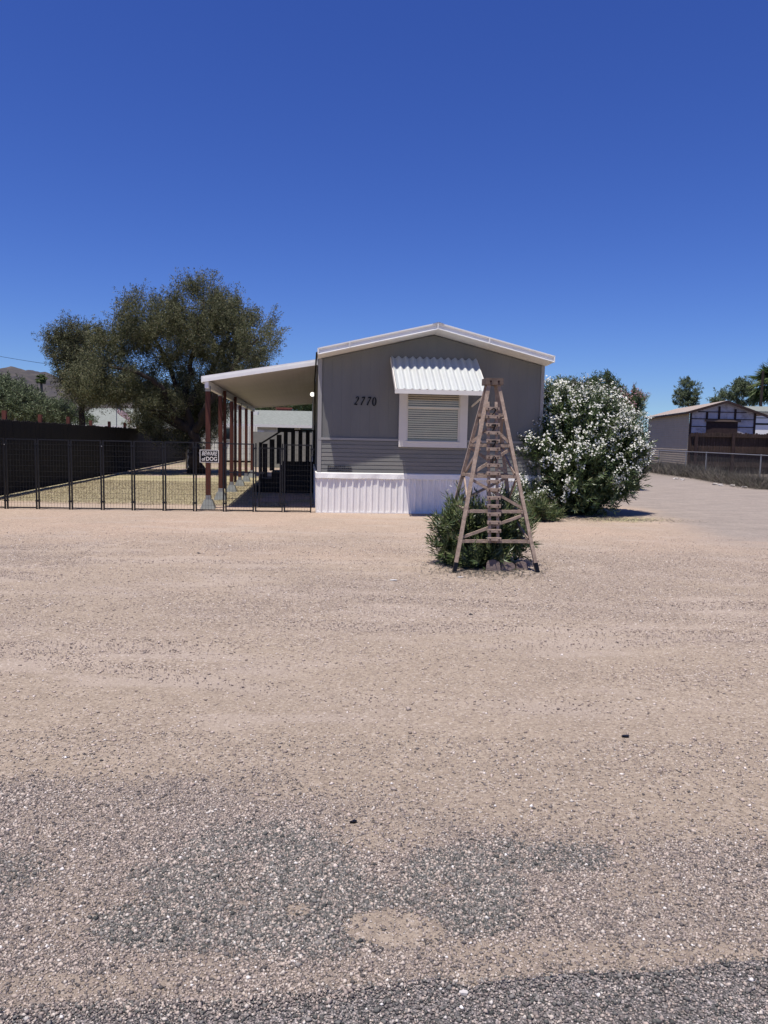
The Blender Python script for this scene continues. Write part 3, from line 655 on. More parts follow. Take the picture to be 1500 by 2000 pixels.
# ------------------------------------------------------------------ wooden number tower
t0 = gnd(887, 1118); t1 = gnd(1050, 1118.5); ang = HA
ctr = (t0+t1)/2; TD = 1.0; half = (t1-t0).length/2
tw = thing('display_tower', 'bleached wooden windmill-style tower holding the house number 2770', 'wooden tower', ctr+Vector((-math.sin(ang)*TD/2, math.cos(ang)*TD/2, 0)), ang)
TZ = 2.315
def leg_pt(sx, sy, z):
    f_ = z/TZ; hx = half*(1-f_)+.062*f_; hy = TD/2*(1-f_)+.062*f_
    return Vector((sx*hx, sy*hy, z))
ls = .042
for sx in (-1,1):
    for sy in (-1,1):
        lo = leg_pt(sx,sy,0); hi = leg_pt(sx,sy,TZ+.02)
        mb = MB(); mb.bar(leg_pt(sx,sy,.12), hi, ls, ls, up=(0,1,0)); lg = mb.build('leg', M['tower_wood'], tw)
        mb = MB(); mb.bar(lo, leg_pt(sx,sy,.118), ls+.006, ls+.006, up=(0,1,0)); mb.build('painted_foot', M['ink'], lg)
mb = MB(); mb.box(-.112,.112,-.115,-.04,TZ,TZ+.082); mb.box(-.112,.112,-.036,.036,TZ+.003,TZ+.079); mb.box(-.112,.112,.04,.115,TZ,TZ+.082); cp = mb.build('cap', M['cap_wood'], tw)
for x in (-.05,.05): mb = MB(); mb.tube([(x,-.123,TZ+.04),(x,-.113,TZ+.04)], .013, 8); mb.build('bolt', M['bolt'], cp)
BZ = [.375,.74,1.17,1.555,1.94]; faces4 = [((-1,-1),(1,-1)),((1,-1),(1,1)),((1,1),(-1,1)),((-1,1),(-1,-1))]
for (A, B) in faces4:
    mid_ = Vector(((A[0]+B[0])/2,(A[1]+B[1])/2,0))
    for z in BZ:
        a = leg_pt(*A, z); b = leg_pt(*B, z); inn = -mid_*.034 if mid_.y != 0 else -mid_*.034
        mb = MB(); ex = (b-a).normalized()*.015
        mb.bar(a+inn-ex, b+inn+ex, .022, .040); mb.build('cross_bar', M['tower_wood'], tw)
    for k in range(4):
        zt2, zb2 = BZ[4-k]-.035, BZ[3-k]+.035
        P1, P2 = (A, B) if k % 2 == 0 else (B, A)
        a = leg_pt(*P1, zt2); b = leg_pt(*P2, zb2); inn = -mid_*.030
        mb = MB(); mb.bar(a+inn, b+inn, .020, .036, up=(0,0,1)); mb.build('brace', M['tower_wood'], tw)
def front(z, x=0, o=0): q = leg_pt(0,-1,z); return Vector((x, q.y-o, z))
RX = -.028
for x in (-.052,.052):
    mb = MB(); mb.bar(front(.36,RX+x,.012), front(2.10,RX+x,.012), .034, .024, up=(0,1,0)); mb.build('rail', M['tower_wood'], tw)
RZs = [2.015-i*.1003 for i in range(17)]
for z in RZs:
    mb = MB(); y = front(z).y-.046; mb.box(RX-.085,RX+.085,y-.010,y+.022,z-.020,z+.020); rg = mb.build('rung', M['tower_wood'], tw)
    for x in (-.056,.056): mb = MB(); mb.tube([(RX+x,y-.017,z-.004),(RX+x,y-.009,z-.004)], .0085, 6); mb.build('bolt', M['bolt'], rg)
for i, ch in enumerate('2770'):
    z = (RZs[2*i]+RZs[2*i+1])/2; y = front(z).y-.05; hh = .105 if ch != '0' else .115
    mb = MB(); org = Vector((RX-.034, y, z-hh/2)); org.x += .012 if ch == '0' else 0
    for st in digit(ch, 0 if ch == '0' else .05): stroke(mb, [(x_*hh*(1.0 if ch != '0' else .80),y_*hh,max(w_,.9)) for x_,y_,w_ in st], .0135 if ch != '0' else .009, .008, org, Vector((1,0,0)), Vector((0,0,1)), Vector((0,-1,0)))
    mb.build('digit', M['ink'], tw)
# edging stones under the tower
for k, (px, py, wd, hh, lab) in enumerate(((963,1116,.17,.145,'left one of two rounded brown edging stones at the tower foot'),(991,1116,.19,.125,'right one of two rounded brown edging stones at the tower foot'),(1020,1112,.15,.10,'low grey edging stone half hidden at the right of the tower shrub'))):
    g = gnd(px, py); mb = MB(); P = [(-wd/2,0,0)]+[(-wd/2*math.cos(math.pi*t_/10)**1 if True else 0,0,hh*(.45+.55*math.sin(math.pi*t_/10)**.7)+random.uniform(-.006,.006)) for t_ in range(11)]+[(wd/2,0,0)]
    mb.prism(P, (0,.07,0)); o = mb.build('edging_stone', M['stone'], None, loc=g); o.rotation_euler = (R(-8),0,R(6*(k-1)))
    tag(o, lab, 'edging stone', 'stones edging the small oleander')

# ------------------------------------------------------------------ foliage builders
def leaf_np(C, D, N_, Ln, Wd, bend=.25):
    """C base, D axis dir, N_ side dir, arrays -> V,F : each leaf two triangles, bent"""
    n = len(C); D = D/np.linalg.norm(D, axis=1, keepdims=True)
    Sd = np.cross(D, N_); Sd /= np.linalg.norm(Sd, axis=1, keepdims=True)+1e-9; Up = np.cross(Sd, D)
    Ln = Ln[:,None]; Wd = Wd[:,None]
    m = C+D*Ln*.45+Up*Ln*.04; t = C+D*Ln-Up*Ln*bend
    P = np.stack([C, m+Sd*Wd/2, m-Sd*Wd/2, t], 1).reshape(-1,3)
    b = np.arange(n)[:,None]*4; T = np.concatenate([b+np.array([[0,1,2]]), b+np.array([[1,3,2]])], 1).reshape(-1,3)
    return P, T
def rdir(n, up=0.0):
    d = RNG.normal(size=(n,3)); d /= np.linalg.norm(d, axis=1, keepdims=True); d[:,2] += up; return d/np.linalg.norm(d, axis=1, keepdims=True)
def blob_pts(blobs, n, shell=.55):
    vol = np.array([b[1][0]*b[1][1]*b[1][2] for b in blobs])**.8; idx = RNG.choice(len(blobs), n, p=vol/vol.sum())
    d = rdir(n); r_ = (shell+(1-shell)*RNG.random(n))**(1/1.3); P = np.zeros((n,3)); O = np.zeros((n,3))
    for i, b in enumerate(blobs):
        k = idx == i; c = np.array(b[0]); q = np.array(b[1])
        lump = .82+.36*fbm(d[k,0]*2.3+i*7+5, d[k,2]*2.3+d[k,1]*1.7+9, 200+i)
        P[k] = c+d[k]*q*(r_[k]*lump)[:,None]; O[k] = d[k]
    return P, O
def tree(name, label, cat, base, trunk_r, limbs, blobs, n_sub, n_twig, per, leaf, mats, group=None, twl=.7, upb=.55, droop=0, twr=.006, clump=.55):
    """limbs: list of point lists (world). leaf: (len, width)"""
    base = Vector(base); t = thing(name, label, cat, base, 0, group); mb = MB(); nodes = []; B = base
    for li, L_ in enumerate(limbs):
        k = len(L_); r0 = trunk_r*(1 if li == 0 else .55); r1 = trunk_r*(.6 if li == 0 else .16)
        P = []
        for i in range(k-1):
            a, b = Vector(L_[i]), Vector(L_[i+1])
            for j in range(4): P.append(a.lerp(b, j/4)+Vector((random.uniform(-1,1),random.uniform(-1,1),0))*trunk_r*.25*(i+j > 0))
        P.append(Vector(L_[-1])); rr = [r0+(r1-r0)*i/(len(P)-1) for i in range(len(P))]
        if li == 0: rr[0] *= 1.5; rr[1] *= 1.15
        mb.tube([p-B for p in P], rr, 9); nodes += [(p, q) for p, q in zip(P, rr)][2:]
    sub, _ = blob_pts(blobs, n_sub, .3); sub = sorted([Vector(p) for p in sub], key=lambda p: min((p-q[0]).length for q in nodes))
    NP = [np.array(q[0]) for q in nodes]; NR = [q[1] for q in nodes]
    for s_ in sub:
        A_ = np.array(NP); d_ = np.linalg.norm(A_-np.array(s_), axis=1)+.8*np.maximum(0, A_[:,2]-s_.z); i = int(np.argmin(d_))
        a = Vector(NP[i]); r0 = min(NR[i]*.7, .022*d_[i]+.02); L_ = (s_-a).length; mid1 = a.lerp(s_, .5)+Vector((random.uniform(-1,1),random.uniform(-1,1),random.uniform(-.3,1)))*L_*.13
        P = [a, a.lerp(mid1,.55), mid1, mid1.lerp(s_,.55), s_]; rr = [r0*(1-.78*q/4) for q in range(5)]
        mb.tube([p-B for p in P], rr, 5, False)
        for p, q in list(zip(P, rr))[1:]: NP.append(np.array(p)); NR.append(q)
    tp, to = blob_pts(blobs, n_twig, .38)
    if clump:
        SB = np.array([list(p) for p in sub]); dd_ = ((tp[:,None,:]-SB[None])**2).sum(-1); nn_ = SB[np.argmin(dd_, 1)]
        tp = tp+(nn_-tp)*(clump*RNG.random(n_twig)**.5)[:,None]
    D = to*.55+rdir(n_twig)*.55; D[:,2] += upb; D /= np.linalg.norm(D, axis=1, keepdims=True)
    Ls = twl*RNG.uniform(.5,1.25,n_twig); A_ = np.array(NP)
    step = max(1, n_twig//700)
    for i in range(0, n_twig, step):                   # visible connecting twigs
        d_ = np.linalg.norm(A_-tp[i], axis=1); k = int(np.argmin(d_)); mb.tube([Vector(A_[k])-B, Vector(tp[i])-B, Vector(tp[i]+D[i]*Ls[i]*.8)-B], [twr*2.2,twr*1.5,twr*.6], 3, False)
    mb.build('trunk', mats[0], t, True, fix=False)
    n = n_twig*per; ti = np.repeat(np.arange(n_twig), per); s_ = RNG.random(n)
    spread = (.22*(1-s_)+.05)*twl
    C = tp[ti]+D[ti]*(Ls[ti]*(s_-.15))[:,None]+RNG.normal(size=(n,3))*spread[:,None]*.75
    C[:,2] -= droop*s_*Ls[ti]
    LD = D[ti]*.5+rdir(n)*.8; LD[:,2] -= droop*.6
    Vv, Ff = leaf_np(C-np.array(B), LD, rdir(n), leaf[0]*RNG.uniform(.6,1.3,n), leaf[1]*RNG.uniform(.7,1.2,n))
    np_mesh('crown', Vv, Ff, mats[1], t)
    return t
def B_(px, py, Y, rx, rz, ry): return (tuple(at(px,py,Y)), (rx*Y/FPX, ry, rz*Y/FPX))

M['leaf_olive'] = island_mat('olive foliage', [(.044,.052,.024,1),(.085,.095,.044,1),(.135,.142,.072,1),(.225,.215,.125,1),(.15,.115,.07,1)], .7, .22, pos=[0,.35,.7,.92,1])
M['leaf_mesq'] = island_mat('grey green foliage', [(.055,.078,.036,1),(.10,.135,.068,1),(.155,.19,.105,1),(.23,.26,.165,1)], .7, .28)
M['leaf_green'] = island_mat('mid green foliage', [(.035,.055,.020,1),(.07,.10,.038,1),(.12,.16,.065,1)], .7, .25)
M['leaf_ole'] = island_mat('oleander leaves', [(.030,.052,.019,1),(.060,.095,.034,1),(.10,.142,.056,1),(.17,.205,.09,1),(.24,.23,.10,1)], .42, .18, spec=.45, pos=[0,.4,.75,.97,1])
M['leaf_ole2'] = island_mat('bright oleander leaves', [(.035,.058,.020,1),(.065,.098,.034,1),(.11,.145,.055,1),(.19,.20,.085,1)], .40, .2, spec=.5)
M['petal'] = island_mat('white petals', [(.70,.70,.62,1),(.82,.82,.78,1),(.66,.64,.42,1)], .6, .25, pos=[0,.85,1])
M['petal_pink'] = island_mat('pink petals', [(.30,.15,.17,1),(.42,.24,.25,1)], .6, .25)
M['petal_old'] = island_mat('fallen petals', [(.50,.50,.22,1),(.66,.64,.36,1),(.40,.33,.18,1)], .8, .1)
M['palm_leaf'] = island_mat('palm fronds', [(.04,.07,.02,1),(.08,.12,.035,1),(.15,.17,.07,1)], .6, .2)
M['stem'] = mat('grey green stems', (.07,.06,.035,1), .9, .3, 8)
M['straw'] = island_mat('dry straw', [(.27,.21,.14,1),(.39,.32,.21,1),(.50,.42,.31,1),(.17,.155,.10,1)], .85, .15)
M['weed'] = island_mat('dry grey weeds', [(.05,.043,.037,1),(.10,.088,.075,1),(.20,.175,.145,1),(.06,.066,.042,1)], .9, .1)

# main tree in the yard
Y = 31.0; tb = gnd(384, 925)
Pm = lambda px, py, y=31: at(px, py, y)
tree('yard_tree', 'big spreading olive-green tree with dark forked trunk behind the kennel fence', 'tree', tb, .30,
  [[tb, Pm(382,895), Pm(380,865), Pm(376,838)],
   [Pm(378,850), Pm(366,815), Pm(362,770,31.3), Pm(372,715,31.5), Pm(390,650,31), Pm(398,590,31)],
   [Pm(378,845), Pm(350,825), Pm(332,800,30.5), Pm(322,768,30), Pm(300,742,29.6), Pm(262,726,29.3), Pm(215,716,29)],
   [Pm(376,842), Pm(352,800,31.5), Pm(345,755,32), Pm(318,690,32.4), Pm(290,640,32.5)],
   [Pm(380,845), Pm(402,800,30.5), Pm(428,750,30), Pm(462,705,30), Pm(500,665,30)],
   [Pm(370,790), Pm(395,745,32), Pm(432,690,33), Pm(450,640,33)],
   [Pm(376,842), Pm(330,822,31.5), Pm(290,800,31), Pm(240,770,31)]],
  [B_(394,606,31,58,56,2.2), B_(300,628,31,55,52,2.4), B_(245,668,31,46,44,2.0), B_(213,694,30.5,36,52,2.0), B_(165,755,31,38,40,1.6), B_(232,750,30.5,70,40,2.2),
   B_(330,668,31.5,80,45,2.6), B_(420,665,31,70,62,2.4), B_(497,662,31,50,50,2.0), B_(445,620,31.3,45,42,1.8), B_(320,795,31,55,32,1.8), B_(415,755,32,60,55,1.8), B_(350,800,33.5,60,38,1.4),
   B_(470,715,31,55,35,1.9), B_(215,778,30.5,55,20,1.6), B_(275,770,31,60,32,1.8), B_(330,745,33,50,40,1.5), B_(340,838,34,58,34,1.3), B_(280,825,34,50,24,1.2), B_(385,850,35,40,36,1.2), B_(412,810,34,36,45,1.3), B_(400,800,33.5,50,40,1.4), B_(178,772,32,35,24,1.3)],
  240, 6200, 48, (.085,.030), (M['bark'], M['leaf_olive']), twl=.75, upb=.62)
# second tree, further left and behind
t2 = at(158, 860, 37); t2.z = 0
tree('yard_tree', 'smaller dark tree with open wispy crown left of the big tree', 'tree', t2, .18,
  [[t2, at(160,820,37), at(160,770,37)], [at(160,790,37), at(150,730,37), at(140,680,37)], [at(160,780,37), at(120,735,37), at(100,690,37)], [at(160,770,37), at(172,700,37)]],
  [B_(150,658,37,28,32,1.4), B_(124,690,37,28,30,1.3), B_(158,705,37,28,38,1.5), B_(142,735,37,26,32,1.3), B_(108,665,37,16,16,.8), B_(168,760,37,22,40,1.2)],
  60, 1000, 46, (.09,.034), (M['bark'], M['leaf_olive']), twl=.75, upb=.6)
# bushy grey green mesquites beyond the board fence
for k, (lab, px, Yd, bl, nt) in enumerate((
    ('bushy grey green mesquite at the far left edge above the board fence', 20, 33, [(5,785,40,38,2),(-25,765,30,40,2),(45,800,45,26,1.6), (48,778,24,18,1.2),(8,752,20,18,1.0)], 620),
    ('lower grey green mesquite right of the leftmost one, above the board fence', 85, 38, [(85,803,38,22,2),(62,788,24,20,1.4),(110,810,28,18,1.4)], 420),
    ('yellow green shrub tree between the mesquite and the far grey roof', 135, 46, [(128,803,18,18,1.6),(152,818,30,9,1.4)], 170))):
    b0 = at(px, 850, Yd); b0.z = 0
    tree('mesquite_tree', lab, 'tree', b0, .14, [[b0, at(px,830,Yd), at(px+3,800,Yd)], [at(px,825,Yd), at(px-25,780,Yd)], [at(px,825,Yd), at(px+25,785,Yd)]],
      [B_(a,b,Yd,c,d_,e) for a,b,c,d_,e in bl], 40, nt, 42, (.11,.045), (M['grey_bark'], M['leaf_mesq'] if k < 2 else M['leaf_green']), 'trees beyond the board fence', .7, .2, .12)
# trees behind the neighbour's house and to the right
for lab, px, Yd, bl, nt, mt in (
    ('round green tree behind the chimney of the grey roofed house', 592, 62, [(590,790,28,16,3),(612,792,20,14,3)], 260, 'leaf_green'),
    ('small green treetop left of the brick chimney', 512, 70, [(512,799,18,9,3)], 120, 'leaf_green'),
    ('dark treetop just behind the brick chimney', 550, 66, [(550,797,16,12,2)], 130, 'leaf_olive'),
    ('lone upright tree rising behind the tan shed roof', 1345, 85, [(1337,752,11,14,1.6),(1362,757,8,9,1.2),(1333,772,14,10,1.6),(1352,776,15,10,1.6),(1342,788,20,9,1.6)], 300, 'leaf_mesq'),
    ('broad tree behind the right slope of the tan shed roof', 1440, 80, [(1450,754,16,14,2.2),(1422,768,20,12,2),(1455,778,24,20,2.2),(1402,784,16,6,1.6)], 420, 'leaf_mesq'),
    ('leafy green treetop behind the white oleander', 1180, 30, [(1172,752,22,22,1.0),(1190,775,28,24,1.2),(1145,765,28,16,1.0)], 300, 'leaf_green'),
    ('grey green treetop beside the home corner behind the white oleander', 1100, 32, [(1105,762,20,18,.9),(1085,765,12,12,.7)], 160, 'leaf_mesq')):
    b0 = at(px, 870, Yd); b0.z = 0; cen = at(px, bl[0][1]+10, Yd)
    tree('distant_tree', lab, 'tree', b0, .13 if Yd > 50 else .08, [[b0, b0.lerp(cen,.5), cen]], [B_(a,b,Yd,c,d_,e) for a,b,c,d_,e in bl], 25, nt, 40, (.16,.07) if Yd > 50 else (.09,.035), (M['grey_bark'], M[mt]), None, .6 if Yd > 50 else .5, .3)
# bare twiggy top behind the oleander
b0 = at(1133, 860, 28); b0.z = 0
t = thing('bare_shrub', 'bare leafless twiggy shrub top showing above the white oleander', 'shrub', b0); mb = MB()
for k in range(34):
    a = Vector((random.uniform(-.3,.3),random.uniform(-.3,.3),2.2)); b = at(1133+random.gauss(0,16), random.uniform(733,765), 28)-b0; m_ = a.lerp(b,.55)+Vector((random.uniform(-.15,.15),0,.1))
    mb.tube([a, m_, b], [.02,.010,.003], 4, False)
    for j in range(3): q = m_.lerp(b, random.random()); mb.tube([q, q+Vector((random.uniform(-.3,.3),random.uniform(-.2,.2),random.uniform(.1,.35)))], [.006,.002], 3, False)
mb.tube([(0,0,0),(0,0,2.3)], [.07,.05], 6); mb.build('trunk', M['grey_bark'], t, fix=False)

# ---- oleanders
def oleander(name, label, base, blobs, n_shoot, per, n_fl, leaf=(.13,.022), mats=('leaf_ole','petal'), fl_per=7, fl_cut=-.2, stems=40, shoot=.42, group=None, inner=.25):
    base = Vector(base); t = thing(name, label, 'shrub', base, 0, group); Bn = np.array(base)
    P, O = blob_pts(blobs, n_shoot, inner); D = O*.6+rdir(n_shoot)*.35; D[:,2] += .55; D /= np.linalg.norm(D, axis=1, keepdims=True)
    P[:,2] = np.maximum(P[:,2], .03)
    Ls = shoot*RNG.uniform(.6,1.25,n_shoot); n = n_shoot*per; ti = np.repeat(np.arange(n_shoot), per); s_ = np.tile((np.arange(per)+.5)/per, n_shoot)
    C = P[ti]+D[ti]*(Ls[ti]*(s_-.5))[:,None]
    r_ = rdir(n); r_ -= D[ti]*(r_*D[ti]).sum(1,keepdims=True); r_ /= np.linalg.norm(r_,axis=1,keepdims=True)+1e-9
    LD = D[ti]*(.35+.6*s_)[:,None]+r_*.85; Vv, Ff = leaf_np(C-Bn, LD, -D[ti], leaf[0]*RNG.uniform(.65,1.2,n), leaf[1]*RNG.uniform(.8,1.2,n), .12)
    Vv[:,2] = np.maximum(Vv[:,2], .008-base.z)
    np_mesh('foliage', Vv, Ff, M[mats[0]], t)
    mb = MB()
    for i in RNG.choice(n_shoot, min(stems, n_shoot), replace=False):
        e = Vector(P[i])-base; a = Vector((random.gauss(0,.12), random.gauss(0,.1), 0)); m_ = a.lerp(e,.5)+Vector((0,0,e.z*.18)); mb.tube([a, m_, e], [.016,.011,.005], 5, False)
    mb.build('stems', M['stem'], t, True, fix=False)
    if n_fl:
        tip = P+D*(Ls*.5)[:,None]; zr = (P[:,2]-P[:,2].min())/np.ptp(P[:,2]); sc = zr*2.1+O[:,2]*.4-.35*O[:,1]-.25*(P[:,0]-base.x)-.9*np.maximum(0,(P[:,0]-base.x)/1.2-.55)*(np.ptp(P[:,0])>2)+RNG.random(n_shoot)*.55+1.7*fbm(P[:,0]*2.2, P[:,2]*2.2, 77)
        # only outer shoots
        rel = np.max(np.stack([1/(1e-6+np.abs(np.linalg.norm((tip-np.array(b[0]))/np.array(b[1]),axis=1)))*0+np.linalg.norm((tip-np.array(b[0]))/np.array(b[1]),axis=1) for b in blobs]),0)
        inside_ = np.min(np.stack([np.linalg.norm((tip-np.array(b[0]))/np.array(b[1]),axis=1) for b in blobs]),0)
        sc = sc+np.where(inside_ > .82, .8, -1.0)
        sel = np.argsort(-sc)[:n_fl]; m = n_fl*fl_per; fi = np.repeat(sel, fl_per)
        fc = tip[fi]+RNG.normal(size=(m,3))*.045+D[fi]*.02; fn = D[fi]+rdir(m)*.6; fn /= np.linalg.norm(fn,axis=1,keepdims=True)
        VV = []; FF = []; k5 = 5; ax = np.cross(fn, rdir(m)); ax /= np.linalg.norm(ax,axis=1,keepdims=True)+1e-9; ay = np.cross(fn, ax)
        off = 0
        for k in range(k5):
            a = 2*math.pi*k/5; d_ = ax*math.cos(a)+ay*math.sin(a)
            Vp, Fp = leaf_np(fc-Bn, d_+fn*.25, fn, np.full(m,.023)*RNG.uniform(.7,1.4,m), np.full(m,.020), .1); VV.append(Vp); FF.append(Fp+off); off += len(Vp)
        np_mesh('blossom', np.concatenate(VV), np.concatenate(FF), M[mats[1]], t)
    return t
cz = lambda px, py, Y, rx, rz, ry: B_(px,py,Y,rx,rz,ry)
ob = gnd(1150, 1004)
oleander('oleander', 'large rounded oleander covered in white flowers beside the home', (ob.x, 17.1, 0),
  [cz(1135,838,17.2,82,78,1.15), cz(1118,910,17.0,100,88,1.3), cz(1180,896,17.3,74,90,1.2), cz(1060,890,16.6,36,68,.55), cz(1095,795,17.2,46,42,.8), cz(1172,818,17.4,46,50,.8), cz(1212,878,17.2,40,50,.7), cz(1138,968,16.9,84,42,1.05), cz(1035,880,16.4,18,22,.3), cz(1034,970,16.3,24,34,.35), cz(1240,890,17.2,26,46,.5), cz(1215,850,17.3,36,50,.6), cz(1205,930,17.0,45,50,.7)],
  3300, 22, 760, stems=120, fl_per=9, leaf=(.135,.024))
oleander('oleander', 'small leafy oleander growing inside the legs of the wooden tower', gnd(955,1100),
  [cz(905,1035,9.6,46,55,.38), cz(960,1030,9.7,60,60,.45), cz(1003,1045,9.7,36,50,.34), cz(940,1085,9.5,75,26,.42), cz(880,1070,9.6,30,38,.3), cz(985,1000,9.9,40,36,.3), cz(893,985,9.8,16,26,.15), cz(868,1030,9.6,16,26,.18)],
  700, 20, 5, leaf=(.115,.017), mats=('leaf_ole2','petal'), fl_per=3, stems=60, shoot=.30, inner=.15)
oleander('oleander', 'low spiky bright green oleander offshoots between the tower and the white oleander', gnd(1060,1018),
  [cz(1050,990,15.2,20,24,.25), cz(1074,1005,15.3,20,12,.25), cz(1036,1008,15.0,14,10,.22)], 95, 20, 3, leaf=(.15,.018), mats=('leaf_ole2','petal'), stems=20, shoot=.3)
oleander('oleander', 'distant oleander with pink flowers between the white one and the tan shed', (at(1240,900,26).x, 26.0, 0),
  [cz(1235,785,26,20,20,.8), cz(1212,800,26,26,28,.8), cz(1236,800,26,16,18,.6)], 380, 20, 120, leaf=(.15,.03), mats=('leaf_ole','petal_pink'), stems=25)

# ------------------------------------------------------------------ ground litter and grasses
def blades(name, label, cat, X, Y, h, wd, m, lean=.5, cl=1):
    n = len(X); C = np.stack([X, Y, np.full(n, -.005)], -1); D = rdir(n)*lean; D[:,2] = 1
    V_, F_ = leaf_np(C, D, rdir(n), h, wd, .2); o_ = np_mesh(name, V_, F_, m); tag(o_, label, cat, kind='stuff'); return o_
n = 60000; Yg = RNG.uniform(16.3, 26, n); Xg = RNG.uniform(-10.5, -2.2, n)
gm = (fbm(Xg*1.1, Yg*.9, 61)+.25*sstep(16.7,17.6,Yg)-.35*sstep(24,30,Yg)-.4*sstep(-3.4,-2.7,Xg+.1*(Yg-16))) > .30+.15*RNG.random(n)
gm &= (Xg > -9.5-.105*(Yg-18)) & (Yg+1.2*(fbm(Xg*1.1, Yg*.9, 61)-.5) > 17.1)
blades('dry_grass', 'short dry yellow grass behind the kennel fence', 'grass', Xg[gm], Yg[gm], RNG.uniform(.02,.06,gm.sum()), np.full(gm.sum(),.008), M['straw'], .9)
# fallen petals by the oleander
n = 1500; a = RNG.normal(size=(n,2)); g0 = gnd(1222, 1015); X = g0.x+a[:,0]*.48; Yq = g0.y+a[:,1]*.30+.25*(X-g0.x)
Vp, Fp = leaf_np(np.stack([X,Yq,np.full(n,.006)],-1), np.stack([RNG.normal(size=n),RNG.normal(size=n),np.zeros(n)+.05],-1), np.tile([0,0,1.],(n,1)), np.full(n,.03), np.full(n,.022), .02)
tag(np_mesh('fallen_petals', Vp, Fp, M['petal_old']), 'yellowed fallen petals on the dirt at the white oleander foot', 'petals', kind='stuff')
n = 2600; a = RNG.normal(size=(n,2)); sel_ = RNG.random(n) < .6
X = np.where(sel_, 4.6+a[:,0]*.95, 1.30+a[:,0]*.36); Yq = np.where(sel_, 15.75+a[:,1]*.22, 9.15+a[:,1]*.28)
Vp, Fp = leaf_np(np.stack([X,Yq,np.full(n,.012)],-1), np.stack([RNG.normal(size=n),RNG.normal(size=n),RNG.normal(size=n)*.12],-1), np.tile([0,0,1.],(n,1)), RNG.uniform(.03,.09,n), np.full(n,.014), .05)
tag(np_mesh('leaf_litter', Vp, Fp, M['weed']), 'dry fallen leaves scattered on the dirt around both oleanders', 'leaves', kind='stuff')
# small litter
for k, (px, py, s_, mt, nm, lab, cat) in enumerate(((905,1952,.017,'white_stone','litter','small white scrap lying on the asphalt near the bottom edge','scrap'),(690,1608,.022,'ink','litter','small black scrap lying on bare dirt in the lot','scrap'),(1222,1440,.03,'ink','litter','dark blue-black scrap on the gravel right of centre','scrap'),(768,1134,.06,'white_stone','litter','flat white scrap on the dirt left of the tower','scrap'),(898,1128,.05,'white_stone','litter','white chip on the dirt just in front of the tower','scrap'))):
    g = gnd(px, py); mb = MB(); P = [(math.cos(a_)*s_*random.uniform(.4,1), math.sin(a_)*s_*random.uniform(.4,1)*.6, 0) for a_ in [i*2*math.pi/7 for i in range(7)]]
    mb.prism(P, (s_*.1,0,.008)); o = mb.build(nm, M[mt], None, loc=g+Vector((0,0,.016 if py > 1900 else .003))); tag(o, lab, cat)

# ------------------------------------------------------------------ dark board fence on the left lot line
f0 = Vector((-9.55+.105*.0, 18.7, 0)); fd = Vector((-.118, 1, 0)).normalized(); start = f0-fd*7; L_ = 40
bf = thing('board_fence', 'tall dark stained board fence running back along the left lot line', 'fence', start, math.atan2(fd.y, fd.x))
mb = MB(); x = 0; i = 0
while x < L_:
    wd = .14; h = 1.93+random.uniform(-.02,.02)-.002*x; th = .018; yo = random.uniform(-.003,.003)
    P = [(x,yo,.03),(x+wd-.006,yo,.03),(x+wd-.006,yo,h-.03),(x+wd-.03,yo,h),(x+.03,yo,h),(x,yo,h-.03)]
    mb.prism(P, (0,th,0)); x += wd; i += 1
mb.build('boards', M['fence_wood'], bf)
mb = MB()
for z in (.35, 1.0, 1.65): mb.box(0,L_,.022,.06,z,z+.08)
mb.build('rails', M['fence_wood'], bf)
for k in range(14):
    x = 1.95+k*2.66; mb = MB(); mb.box(x,x+.10,.062,.162,0,2.16+random.uniform(-.02,.04)-.004*x); mb.build('post', M['fence_post_red'], bf)

# ------------------------------------------------------------------ neighbour house behind the patio cover
def gable_house(name, label, c, ang, wd, dp, he, hr, hip=0, wall='cream', roofm='shingle', ov=.5):
    t = thing(name, label, 'house', c, ang); mb = MB(); mb.box(-wd/2,wd/2,-dp/2,dp/2,0,he); mb.build('wall', M[wall], t)
    mb = MB(); x0, x1, y0, y1 = -wd/2-ov, wd/2+ov, -dp/2-ov, dp/2+ov
    hx = hip
    for th in (0,):
        mb.add([(x0,y0,he+.02),(x1,y0,he+.02),(x1,y1,he+.02),(x0,y1,he+.02),(x0+hx,0,hr),(x1-hx,0,hr)], [(0,1,5,4),(2,3,4,5),(1,2,5),(3,0,4),(3,2,1,0)])
    mb.build('roof', M[roofm], t)
    mb = MB(); mb.box(x0-.02,x1+.02,y0-.03,y0-.002,he-.14,he+.05); mb.box(x0-.03,x0-.002,y0,y1,he-.14,he+.05); mb.box(x1+.002,x1+.03,y0,y1,he-.14,he+.05); mb.build('fascia', M['white_trim'], t)
    return t
YH = 52
c = at(520, 860, YH); c.z = 0
nh = gable_house('neighbour_house', 'low house with grey green shingle roof and brick chimney behind the patio cover', (c.x+.6, YH+4, 0), .03, 13.5, 7, 2.45, 3.62, 0)
cc = Vector((at(557,803,YH+5).x-(c.x+.6), .6, 0)); mb = MB(); mb.box(cc.x-.55,cc.x+.55,cc.y-.25,cc.y+.25,3.0,3.78); mb.build('chimney', M['brick'], nh)
mb = MB(); mb.box(cc.x-.62,cc.x+.62,cc.y-.3,cc.y+.3,3.78,3.86); mb.build('chimney_cap', M['brick'], nh)
